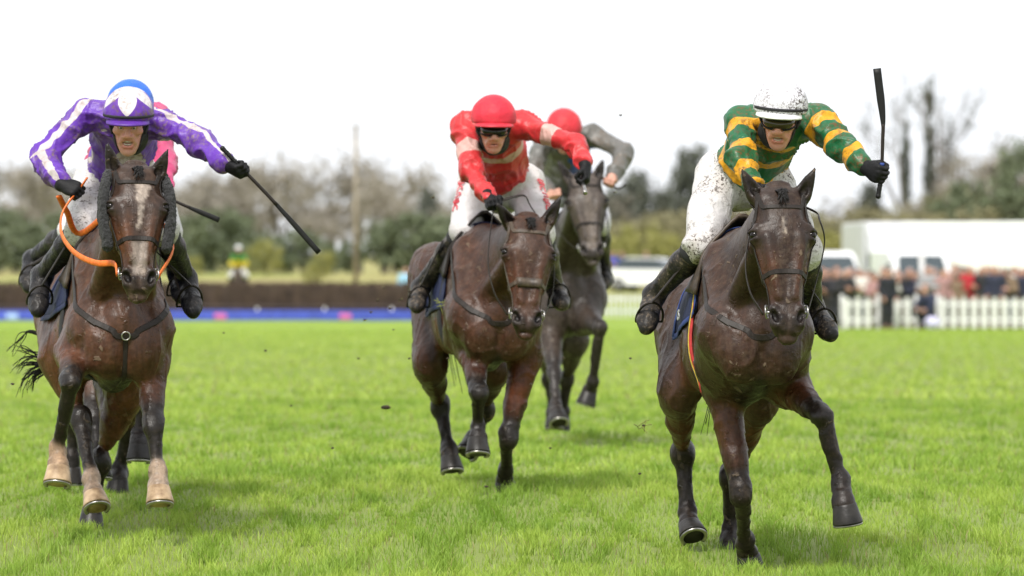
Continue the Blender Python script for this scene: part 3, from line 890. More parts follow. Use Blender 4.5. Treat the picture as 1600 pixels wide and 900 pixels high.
        f.cut(s_ell(H(.885, .043 * sg, .060), (.0165, .033, .026), np.array([unit(hs + ax * .35 * sg), unit(ax - hs * .35 * sg), hn])), .008, (.006, .004, .004))
        pe, ne = f.project(np.array([H(.335, .14 * sg, .066)]), 6); pe, ne = pe[0].astype(float), ne[0].astype(float); ta = unit(np.cross(ne, ax))
        ec = pe - ne * .011; eyes.append(ec)
        f.add(s_cone(ec - ax * .0185 + ne * .011 - ta * .016, ec - ax * .0185 + ne * .011 + ta * .016, .0105, .0095), .010, dark)   # lids
        f.add(s_cone(ec + ax * .0195 + ne * .007 - ta * .013, ec + ax * .0195 + ne * .007 + ta * .013, .0085, .0085), .010, dark)
        f.cut(s_ell(ec + ne * .013, (.024, .0125, .016), np.array([ta, ax, ne])), .005, (.010, .007, .006))
        f.cut(s_ell(H(.20, .092 * sg, .062), (.018, .034, .026), np.array([hs, ax, hn])), .04)            # hollow over the eye
        # ears
        eb, et = sp['ears'][0 if sg < 0 else 1]
        eb = np.asarray(eb, float); et = np.asarray(et, float); ed = unit(et - eb); el = np.linalg.norm(et - eb)
        f.add(s_cone(H(.06, .060 * sg, .0), eb + ed * .02, .042, .036), .03, face)
        eo = unit(hn - (hn @ ed) * ed); es = np.cross(ed, eo)
        f.add(s_loft(eb, ed, es, eo, [[-.02, 0, 0, .034, .030, .032], [.25 * el, 0, 0, .037, .026, .03], [.55 * el, 0, 0, .029, .02, .022],
              [.82 * el, 0, 0, .015, .012, .013], [el, 0, 0, .004, .004, .004]], cap=.01), .018, sp.get('ear', dark))
        f.cut(s_loft(eb + eo * .026, ed, es, eo, [[.02, 0, 0, .012, .016, .016], [.3 * el, 0, 0, .020, .020, .020], [.6 * el, 0, 0, .014, .016, .014],
              [.88 * el, 0, -.004, .005, .01, .008]], cap=.01), .006, (.014, .010, .009))
    f.add(s_ell(H(.955, 0, -.030), (.036, .040, .028), np.array([hs, ax, hn])), .014, sp.get('lip', dark))       # chin
    f.cut(s_ell(H(.985, 0, -.010), (.05, .0035, .03), np.array([hs, ax, hn])), .004, (.01, .007, .006))           # mouth slit
    for g in sp.get('marks', []):                                                          # star, stripe and snip of white hair
        pass
    # legs
    def leg_front(j, g, sg):
        S, E, K, Fe, C = (np.asarray(x, float) for x in (j['sh'], j['el'], j['kn'], j['fe'], j['co']))
        fx = np.asarray(j.get('fdir', fw), float)
        d1 = unit(K - E); d2 = unit(Fe - K); d3 = unit(C - Fe)
        f.add(s_cone(S, E, .125 * k, .098 * k, (sd, .88)), .04, body, g, .07)
        f.add(s_cone(E, K - d1 * .14, .098 * k, .056 * k, (sd, .88)), .04, sp.get('arm', warm), g)
        f.add(s_cone(E + d1 * .06 + fx * .03 + sd * sg * .02, E + d1 * .2 + fx * .02, .052 * k, .042 * k), .03, sp.get('arm', warm), g)
        f.add(s_cone(K - d1 * .17, K - d1 * .03, .052 * k, .047 * k), .03, dark, g)
        f.add(s_ell(K, (.051 * k, .052 * k, .072 * k), np.array([sd, unit(np.cross(sd, d1)), d1])), .02, dark, g)
        bk = -unit(np.cross(sd, d2)); bk *= -np.sign(bk @ fw) if abs(bk @ fw) > .15 else 1
        f.add(s_cone(K + d1 * .03, Fe - d2 * .05, .037 * k, .0285 * k), .02, dark, g)
        f.add(s_cone(K + d2 * .05 + bk * .026, Fe - d2 * .01 + bk * .022, .0205 * k, .0205 * k), .010, dark, g)
        f.add(s_ell(Fe, (.042 * k, .044 * k, .050 * k), np.array([sd, unit(np.cross(sd, d2)), d2])), .02, j.get('sock', dark), g)
        f.add(s_cone(Fe + d3 * .02, C - d3 * .015, .035 * k, .041 * k), .02, j.get('sock', dark), g)
        f.add(s_cone(C - d3 * .012, C + d3 * .008, .049 * k, .051 * k), .014, j.get('sock', dark), g)
    def leg_hind(j, g, sg):
        Hp, St, Ho, Fe, C = (np.asarray(x, float) for x in (j['hip'], j['st'], j['ho'], j['fe'], j['co']))
        d0 = unit(St - Hp); d1 = unit(Ho - St); d2 = unit(Fe - Ho); d3 = unit(C - Fe)
        f.add(s_cone(Hp, St, .20 * k, .125 * k, (sd, .72)), .05, sp.get('thigh', body), g, .10)
        f.add(s_cone(T(-1.26, .12 * sg, -.36), St * .55 + Ho * .45 - fw * .03, .13 * k, .07 * k, (sd, .8)), .07, sp.get('thigh', body), g)
        f.add(s_cone(St, Ho - d1 * .12, .108 * k, .050 * k, (sd, .8)), .05, sp.get('thigh', warm), g)
        bk = -unit(fw - (fw @ d2) * d2)
        f.add(s_cone(Ho - d1 * .14 + bk * .035, Ho + bk * .045 - d2 * .02, .022 * k, .026 * k), .03, dark, g)
        f.add(s_ell(Ho, (.055 * k, .066 * k, .070 * k), np.array([sd, unit(np.cross(sd, d2)), d2])), .025, dark, g)
        f.add(s_cone(Ho + d2 * .03, Fe - d2 * .05, .041 * k, .031 * k), .025, dark, g)
        f.add(s_cone(Ho + d2 * .04 + bk * .032, Fe + bk * .024, .020 * k, .020 * k), .012, dark, g)
        f.add(s_ell(Fe, (.047 * k, .048 * k, .050 * k), np.array([sd, unit(np.cross(sd, d2)), d2])), .02, j.get('sock', dark), g)
        f.add(s_cone(Fe + d3 * .02, C - d3 * .015, .036 * k, .041 * k), .02, j.get('sock', dark), g)
        f.add(s_cone(C - d3 * .012, C + d3 * .008, .049 * k, .051 * k), .014, j.get('sock', dark), g)
    for i, (j, sg) in enumerate(zip(sp['front'], (-1, 1))):
        if 'sh' not in j: j['sh'] = T(.33, .165 * sg, -.52)
        leg_front(j, f'fore{i}', sg)
    for i, (j, sg) in enumerate(zip(sp['hind'], (-1, 1))):
        if 'hip' not in j: j['hip'] = T(-1.02, .13 * sg, -.30)
        leg_hind(j, f'hind{i}', sg)
    # grow the skin
    allp = [poll, muz, T(.5, 0, 0), T(-1.45, 0, -.4)] + [e for q in sp['ears'] for e in q]
    for j in sp['front'] + sp['hind']: allp += [j[q] for q in ('sh', 'el', 'kn', 'hip', 'st', 'ho', 'fe', 'co') if q in j]
    allp = np.array([np.asarray(a, float) for a in allp])
    lo = allp.min(0) - .22; hi = allp.max(0) + .20
    h = sp.get('h', .010)
    V, Q = polygonise(f, lo, hi, h)
    C = f.colour(V)
    # white face markings measured along the head
    q = V - poll; ht = q @ ax / L; hsd = q @ hs; hnn = q @ hn
    for (t0, t1, c0, c1, w0, w1, amt) in sp.get('blaze', []):
        tt = np.clip((ht - t0) / (t1 - t0), 0, 1)
        w = w0 + (w1 - w0) * tt
        e = np.abs(hsd - (c0 + (c1 - c0) * tt)) + vnoise(V, 45) * .008 + vnoise(V, 130) * .006
        inside = np.clip((w - e) / .010, 0, 1) * np.clip((ht - t0) / .03, 0, 1) * np.clip((t1 - ht) / .03, 0, 1) * (hnn > .02)
        C = C * (1 - amt * inside[:, None]) + np.array(white) * (amt * inside)[:, None]
    side_warm = np.clip((ht - .40) / .15, 0, 1) * np.clip((.83 - ht) / .08, 0, 1) * np.clip((np.abs(hsd) - .022) / .03, 0, 1) * (hnn > -.06) * (np.abs(hsd) < .14) * sp.get('facewarm', .75)
    C = C * (1 - side_warm[:, None]) + np.array(warm) * side_warm[:, None]
    # coat tone varied at random over the whole skin
    nz = vnoise(V, 7) * .5 + vnoise(V, 19) * .3
    C *= (1 + .25 * nz)[:, None]
    fn_ = f.grad(V)[1]; fn_ /= np.linalg.norm(fn_, axis=1)[:, None] + 1e-9
    trunk = np.clip((np.linalg.norm(V - poll, axis=1) - .55) / .2, .25, 1)
    V = V + fn_ * ((np.clip(1 - np.abs(vnoise(V * np.array([1, 1, .55]), 13)) * 5, 0, 1) * .0060 + vnoise(V, 9) * .0045 + np.clip(1 - np.abs(vnoise(V * np.array([1, .7, 1]) + 4, 21)) * 5, 0, 1) * .0022) * trunk)[:, None]
    b = mesh('body', V, Q, sp['coat'], root, C)
    # hooves
    for j in sp['front'] + sp['hind']:
        Cc = np.asarray(j['co'], float); tip = np.asarray(j['hoof'], float)
        d = unit(tip - Cc); frd = np.asarray(j.get('toe', fw), float); frd = unit(frd - (frd @ d) * d); sdh = np.cross(d, frd)
        hh = .088 * k; n = 22; a = np.linspace(0, 2 * np.pi, n, endpoint=False); rings = []
        for u, r in ((-.06, .045), (0, .0525), (.1, .0545), (.5, .0605), (.93, .068), (1.0, .067)):
            heel = np.where(np.cos(a) < 0, .80, 1.0)
            rad = r * k * (1 + .06 * np.cos(a))
            rings.append(Cc + d * (u * hh) + (frd * (np.cos(a) * rad * heel + u * .018 * k)[:, None] + sdh * (np.sin(a) * rad)[:, None]))
        m = MB(); v = np.concatenate(rings)
        fc = [[i * n + q_, i * n + (q_ + 1) % n, (i + 1) * n + (q_ + 1) % n, (i + 1) * n + q_] for i in range(5) for q_ in range(n)]
        cen = rings[-1].mean(0) - d * .010
        v = np.vstack([v, cen]); fc += [[5 * n + q_, 5 * n + (q_ + 1) % n, len(v) - 1] for q_ in range(n)]
        m.add(v, fc)
        ho = m.build('hoof', M['hoof_pale' if j.get('pale') else 'hoof_dark'], root)
        if j.get('pale'): tag(ho, 'pale muddy hoof below a white sock')
        m = MB(); arc = np.linspace(-2.3, 2.3, 24)                                        # the shoe
        pt = Cc + d * (hh + .004) + frd * (np.cos(arc) * .058 * k + .017)[:, None] + sdh * (np.sin(arc) * .058 * k)[:, None]
        m.ribbon(pt, np.tile(d, (24, 1)), .018, .007); m.build('horseshoe', M['metal'], ho)
    # eyes
    for ec in eyes: MB().ball(ec, .0215, 12).build('eye', M['eye'], root)
    R = dict(root=root, f=f, T=T, H=H, fw=fw, sd=sd, up=up, ax=ax, hs=hs, hn=hn, L=L, n0=n0, n1=n1, nd=nd, ns=ns, nu=nu, nl=nl, k=k, poll=poll, sp=sp)
    # mane and forelock
    rnd = random.Random(3)
    m = MB()
    for i in range(90):
        u = rnd.uniform(.35, .98); base = n0 + nd * (u * nl) + nu * (np.interp(u, [0, .5, .75, 1], [.28, .2, .16, .12])) + ns * rnd.uniform(-.02, .02)
        ln = rnd.uniform(.06, .11); sg = sp.get('mane', 1)
        m.tube([base - nu * .02, base + nu * .025 + ns * sg * .02 + fw * -.01, base + nu * .005 + ns * sg * (.05 + rnd.uniform(0, .02)) - fw * ln * .6, base - nu * .045 + ns * sg * .075 - fw * ln],
               [.010, .009, .006, .002], 5)
    m.build('mane', M['hair_black'], root); m = MB()
    for i in range(44):
        a0 = H(.02, rnd.uniform(-.02, .02), .05); e = H(rnd.uniform(.06, .16), rnd.uniform(-.022, .022), .098)
        m.tube(resample([a0 - hn * .02, (a0 * .6 + e * .4) + hn * .022, e + hn * .004], 6), np.array([.0055, .005, .0045, .004, .003, .001]), 5)
    m.build('forelock', M['hair_black'], root)
    # tail
    m = MB(); tb = T(-1.36, 0, -.20); tdir = np.asarray(sp.get('tail', (0, .55, -.85)), float); sw = np.asarray(sp.get('tailswing', (0, 0, 0)), float)
    for i in range(sp.get('tailn', 70)):
        r0 = np.array([rnd.gauss(0, 1) for _ in range(3)])
        ln = rnd.uniform(.45, .85); dd = unit(tdir + r0 * sp.get('tailspread', .05))
        p0 = tb + r0 * .012
        if 'tailpts' in sp:
            c_ = resample(sp['tailpts'], 9) + np.outer(np.linspace(0, 1, 9) ** 1.3, r0 * np.array([.05, .06, .035])) + np.outer(np.sin(np.linspace(0, 1, 9) * (3 + 2 * rnd.random()) + 6 * rnd.random()), [.012, .01, .012])
            e_ = rnd.uniform(.55, 1.0)
            m.tube(resample(c_[:max(4, int(9 * e_))], 12), np.linspace(.0075, .0012, 12), 5); continue
        p1 = p0 + np.array([0, .10, .02]); p2 = p1 + dd * ln * .5 + sw * .25 + r0 * .02; p3 = p1 + dd * ln + sw * .8 + r0 * sp.get('tailspread', .05) * .4 + np.array([0, 0, .05 * rnd.random()])
        m.tube(resample([p0, p1, p2, p3], 9), np.linspace(.011, .0015, 9), 5)
    for q_ in sp.get('wisps', []):
        for i in range(7):
            j_ = np.array([[rnd.gauss(0, .012) for _ in range(3)] for _ in q_]) * np.linspace(.2, 1.3, len(q_))[:, None]
            m.tube(resample(np.array(q_) + j_, 12), np.linspace(.0045, .001, 12), 4)
    m.build('tail', M['hair_black'], root)
    return R

# ------------------------------------------------------------------ tack
def strap(R, pts, w, th=.004, n=28, lift=.003):
    q = resample(pts, n); p, g = R['f'].project(q, 5, lift); return p, g

def bridle(R, mat='leather', pad=False):
    root, f, H, T = R['root'], R['f'], R['H'], R['T']
    m = MB()
    for pts, w in (
        ([H(.05, -.085, .03), H(.13, -.085, .075), H(.145, -.05, .10), H(.145, 0, .11), H(.145, .05, .10), H(.13, .085, .075), H(.05, .085, .03)], .022),
        ([H(.60, -.062, -.04), H(.605, -.075, .0), H(.60, -.06, .05), H(.595, -.03, .075), H(.59, 0, .085), H(.595, .03, .075), H(.60, .06, .05), H(.605, .075, .0), H(.60, .062, -.04)], .024)):
        p, g = strap(R, pts, w, lift=.002); m.ribbon(p, g, w, .0035)
    for sg in (-1, 1):
        for pts, w in (([H(.08, .11 * sg, .045), H(.20, .13 * sg, .025), H(.38, .13 * sg, .012), H(.60, .10 * sg, .02), H(.80, .075 * sg, .012)], .018),
                       ([H(.03, .09 * sg, -.03), H(.2, .11 * sg, -.03), H(.40, .10 * sg, -.10), H(.42, .03 * sg, -.16)], .014)):
            p, g = strap(R, pts, w, lift=.002); m.ribbon(p, g, w, .003)
    br = m.build('bridle', M[mat], root, smooth=False)
    if pad:
        p, g = strap(R, [H(.60, -.045, .07), H(.595, 0, .085), H(.60, .045, .07)], .05, n=14)
        MB().ribbon(p, g, .055, .014).build('noseband_pad', M['tan_leather'], br)
    hs, ax, hn = R['hs'], R['ax'], R['hn']
    for sg in (-1, 1):
        m = MB(); c = H(.83, .066 * sg, .006); a = np.linspace(0, 2 * np.pi, 25)
        m.tube(c + np.outer(np.cos(a), ax) * .027 + np.outer(np.sin(a), unit(hn * .9 + hs * sg * .3)) * .025, .0042, 7, cap=False)
        m.tube([H(.83, .03 * sg, .0), H(.83, .07 * sg, .004)], .007, 7)
        m.ball(c - ax * .027, .007, 6)
        m.build('bit', M['metal'], br)
    return br

def saddlery(R, cloth='navy', trim='blue', girth=None, flap='tan_leather', breast=True, drop=False, deep=0.0):
    root, f, T = R['root'], R['f'], R['T']
    # saddle cloth draped over the back
    def drape(l0, l1, z1, off, nl=22, na=34, edge=None):
        g = []
        for i in range(nl):
            l = l0 + (l1 - l0) * i / (nl - 1)
            for j in range(na):
                a = (j / (na - 1) * 2 - 1) * z1(i / (nl - 1))
                g.append(T(l, .33 * math.sin(a), -.36 + .36 * math.cos(a)))
        p, nr = f.project(np.array(g), 6, off)
        return p, nr
    def sheet(p, nr, nl, na, th):
        v = np.vstack([p, p - nr * th]); N = nl * na; fc = []
        for i in range(nl - 1):
            for j in range(na - 1):
                a, b, c, d = i * na + j, i * na + j + 1, (i + 1) * na + j + 1, (i + 1) * na + j
                fc.append([a, b, c, d]); fc.append([N + d, N + c, N + b, N + a])
        rim = [i for i in range(na)] + [i * na + na - 1 for i in range(1, nl)] + [(nl - 1) * na + j for j in range(na - 2, -1, -1)] + [i * na for i in range(nl - 2, 0, -1)]
        for a, b in zip(rim, rim[1:] + rim[:1]): fc.append([b, a, N + a, N + b])
        return v, fc
    p, nr = drape(-.02, -.62, lambda t: 1.55 + .10 * t + deep, .012)
    p = p + nr * (vnoise(p, 16) * .006)[:, None]
    v, fc = sheet(p, nr, 22, 34, .010)
    cl = mesh('saddle_cloth', v, fc, M[cloth], root)
    m = MB()
    e = p.reshape(22, 34, 3); en = nr.reshape(22, 34, 3)
    for path, pn in ((e[0], en[0]), (e[:, 0], en[:, 0]), (e[:, -1], en[:, -1]), (e[-1], en[-1])):
        m.ribbon(path + pn * .002, pn, .030, .003)
    m.build('binding', M[trim], cl)
    # saddle with forward flaps
    p, nr = drape(.01, -.42, lambda t: 1.35 - .25 * t, .028, 20, 30)
    p = p + R['up'] * (np.clip(1 - np.abs((p - T(0, 0, 0)) @ R['sd']) / .10, 0, 1) * (.025 + .03 * (np.abs(((p - T(-.2, 0, 0)) @ R['fw'])) / .2) ** 2))[:, None]
    v, fc = sheet(p, nr, 20, 30, .016)
    sa = mesh('saddle', v, fc, M[flap], root)
    # girth
    a = np.linspace(1.0, 2 * np.pi - 1.0, 40)
    pts = np.array([T(-.14, .36 * math.sin(x), -.38 + .40 * math.cos(x)) for x in a])
    p, nr = f.project(pts, 6, .004)
    m = MB().ribbon(p, nr, .075, .008); gi = m.build('girth', M[girth or 'blackcloth'], sa)
    if girth:
        m = MB().ribbon(p + nr * .009, nr, .030, .003); m.build('stripe', M['yellow_web'], gi)
        m = MB().ribbon(p + nr * .0125, nr, .010, .002); m.build('stripe', M['blackcloth'], gi)
    if breast:
        m = MB()
        for sg in (-1, 1):
            q, g = strap(R, [T(-.02, .10 * sg, -.02), T(.10, .19 * sg, -.16), T(.24, .22 * sg, -.30), T(.38, .20 * sg, -.45), T(.47, .10 * sg, -.53), T(.50, 0, -.55)], .03)
            m.ribbon(q, g, .030, .0035)
        if drop:
            q, g = strap(R, [T(.52, 0, -.55), T(.50, 0, -.66), T(.42, 0, -.76), T(.25, 0, -.8)], .03, lift=.003); m.ribbon(q, g, .024, .0035)
        bp = m.build('breastplate', M['leather'], root, smooth=False)
        c, g = f.project(np.array([T(.52, 0, -.55)]), 5, .006)
        if not drop: return sa
        a = np.linspace(0, 2 * np.pi, 20)
        tn = unit(np.cross(R['sd'], g[0])); m = MB().tube(c[0] + np.outer(np.cos(a), R['sd']) * .02 + np.outer(np.sin(a), tn) * .02, .004, 6, cap=False)
        m.build('ring', M['metal'], bp)
    return sa

def rein(R, name, pts, w, mat, parent):
    q = resample(pts, 40)
    m = MB().tube(q, w / 2, 8, squash=.35, upv=R['sd']); return m.build(name, M[mat], parent)
# ------------------------------------------------------------------ rider materials
def silk(name, pattern, mud=.3, mudcol=(.16, .10, .055), rough=.42):
    """pattern(t, u, arm, ang) -> colour socket; u metres from neck or shoulder, ang turns round the limb"""
    t = NT(name)
    u = t.attr("u", True); arm = t.attr("arm", True); ang = t.attr("ang", True)
    wob = t.math('MULTIPLY', t.math('SUBTRACT', t.noise(9, 2), .5), .022)
    c = pattern(t, t.math('ADD', u, wob), arm, ang)
    fine = t.noise(70, 4); mass = t.noise(7, 3, .6); spl = t.noise(60, 2, .5)
    c = t.mix(.25, c, t.ramp(fine, .3, .7, (.6, .6, .6), (1, 1, 1)), 'MULTIPLY')
    m = t.math('MULTIPLY', t.ramp(spl, .50, .62), t.ramp(mass, .38, .62))
    m = t.math('MULTIPLY', t.math('ADD', m, t.math('MULTIPLY', t.ramp(mass, .45, .8), .5)), mud)
    t.set("Base Color", t.mix(m, c, mudcol))
    t.set("Roughness", rough); t.set("Sheen Weight", .05); t.set("Specular IOR Level", .32)
    w1 = t.noise(6, 2, .5, dist=.5); w2 = t.noise(17, 3, .5, dist=.3)
    t.bump(t.math('ADD', t.math('MULTIPLY', w1, 1.0), t.math('MULTIPLY', w2, .28)), .6, .05)
    return t.m

def band(t, u, lo, hi):
    return t.math('MULTIPLY', t.math('GREATER_THAN', u, lo), t.math('LESS_THAN', u, hi))

def spotted(name, col, spot=(.045, .03, .02), amt=.9, scale=75, thr=.60, rough=.6, smear=.25, smearcol=(.30, .23, .16), massscale=6):
    t = NT(name)
    a = t.noise(scale, 3, .55, dist=.5); b = t.noise(massscale, 3, .6); c2 = t.noise(scale * .30, 4, .6, dist=.9)
    s = t.math('MULTIPLY', t.ramp(a, thr, thr + .04), t.ramp(b, .36, .6))
    s2 = t.math('MULTIPLY', t.ramp(c2, .63, .67), t.ramp(b, .4, .6))
    s = t.math('MULTIPLY', t.math('MAXIMUM', s, s2), amt)
    base = t.mix(t.math('MULTIPLY', t.ramp(b, .42, .75), smear), col, smearcol)
    t.set("Base Color", t.mix(s, base, spot)); t.set("Roughness", rough); t.set("Specular IOR Level", .18)
    w1 = t.noise(10, 3, .6, dist=2.0)
    t.bump(t.math('ADD', w1, t.math('MULTIPLY', a, .12)), .45, .025)
    return t.m

def skin_material():
    t = NT("skin"); c = t.attr("tint"); n = t.noise(60, 4); d = t.noise(33, 4, .6)
    c = t.mix(.3, c, t.ramp(n, .3, .7, (.7, .62, .58), (1, 1, 1)), 'MULTIPLY')
    c = t.mix(t.math('MULTIPLY', t.ramp(d, .68, .75), .5), c, (.16, .09, .055))
    t.set("Base Color", c); t.set("Roughness", .42); t.set("Subsurface Weight", .12); t.set("Subsurface Radius", (.02, .008, .004))
    t.set("Subsurface Scale", .05)
    t.bump(t.noise(45, 4), .25, .006); return t.m
M['skin'] = skin_material()
M['glove'] = simple("black_glove", (.009, .009, .010), .6, scale=90, bump=.4, spec=.2)
M['boot'] = spotted("muddy_black_boot", (.018, .017, .017), (.20, .155, .11), .75, 60, .56, .38, .65, (.13, .105, .08), 9)
M['boot_clean'] = spotted("black_boot", (.014, .014, .016), (.12, .10, .08), .5, 60, .62, .34, .3, (.09, .075, .06), 9)
M['lens'] = simple("dark_lens", (.012, .011, .010), .08)
M['lens_gold'] = simple("bronze_lens", (.05, .038, .015), .10)
M['rubber'] = simple("black_rubber", (.010, .010, .010), .5, scale=50, spec=.25)
def _ceye():
    t = NT("eye_white"); t.set("Base Color", (.55, .52, .5)); t.set("Roughness", .2); return t.m
M['eyewhite'] = _ceye()
M['tooth'] = simple("teeth", (.6, .56, .48), .3)

SKIN = (.64, .325, .245)

def hand(wr, hd, ra, side, mat, parent, name='glove', h=.0042, cuff=None):
    """gloved hand closed round a rod: wr wrist, hd towards the knuckles, ra rod axis, side = +-1 palm side"""
    hd = unit(hd); ra = unit(np.asarray(ra, float) - (np.asarray(ra, float) @ hd) * hd); pn = np.cross(hd, ra) * side
    f = Field()
    if cuff is not None: f.add(s_cone(cuff, wr, .036, .031), 0)
    f.add(s_cone(wr, wr + hd * .03, .030, .030, (pn, .8)), .02)
    f.add(s_ell(wr + hd * .055, (.046, .045, .021), np.array([hd, ra, pn])), .02)
    fl = (.90, 1.0, .96, .80)
    for i in range(4):
        s = fl[i]
        k0 = wr + hd * (.086 - .004 * abs(i - 1)) + ra * (.030 - .0205 * i)
        k1 = k0 + hd * .020 * s + pn * .030 * s
        k2 = k1 - hd * .018 * s + pn * .020 * s
        k3 = k2 - hd * .022 * s - pn * .008 * s
        g = f'finger{i}'
        f.add(s_cone(wr + hd * .05 + ra * (.026 - .018 * i), k0, .012, .0115), 0, g=g, gk=.010)
        f.add(s_cone(k0, k1, .0115, .0100), .004, g=g); f.add(s_cone(k1, k2, .0100, .0090), .004, g=g); f.add(s_cone(k2, k3, .0090, .0078), .004, g=g)
    t0 = wr + hd * .028 + ra * .030 + pn * .008
    t1 = t0 + hd * .026 + ra * .016 + pn * .020; t2 = t1 + hd * .016 - ra * .010 + pn * .022; t3 = t2 - ra * .022 + pn * .004
    f.add(s_cone(t0, t1, .0155, .0125), .006, g='thumb', gk=.012); f.add(s_cone(t1, t2, .0125, .011), .004, g='thumb'); f.add(s_cone(t2, t3, .011, .0092), .004, g='thumb')
    c = wr + hd * .05
    V, Q = polygonise(f, np.minimum(c - .13, c - .13), c + .13, h)
    o = mesh(name, V, Q, mat, parent)
    grip = wr + hd * .076 + pn * .026
    return o, grip, ra

def whip(name, pts, label, grip_i=.22, flap=True, group=None, rad=.008, flapw=.020, flapaxis=(0, 1, 0), shaft='leather'):
    pts = [np.asarray(p, float) for p in pts]
    q = resample(pts, 40); root = empty(name, q[0], label, 'whip', group)
    n = int(40 * grip_i)
    m = MB().tube(q[:n + 1], .0105, 10); m.ball(q[0], .013, 6)
    for i in range(1, n, 2): m.tube([q[i] - (q[i + 1] - q[i]) * .2, q[i] + (q[i + 1] - q[i]) * .2], .0118, 10)
    m.build('handle', M['rubber'], root)
    MB().tube(q[n:28], np.linspace(rad * .9, rad, len(q[n:28])), 8).build('shaft', M[shaft], root)
    if flap: MB().tube(q[n:n + 2], rad * 1.35, 10).build('band', M['blue'], root)
    if flap:
        MB().tube(q[26:], np.interp(np.linspace(0, 1, 14), [0, .55, 1], [rad, flapw / 2, flapw / 2]), 12, squash=.42, upv=flapaxis).build('flap', M['rubber'], root)
    return root

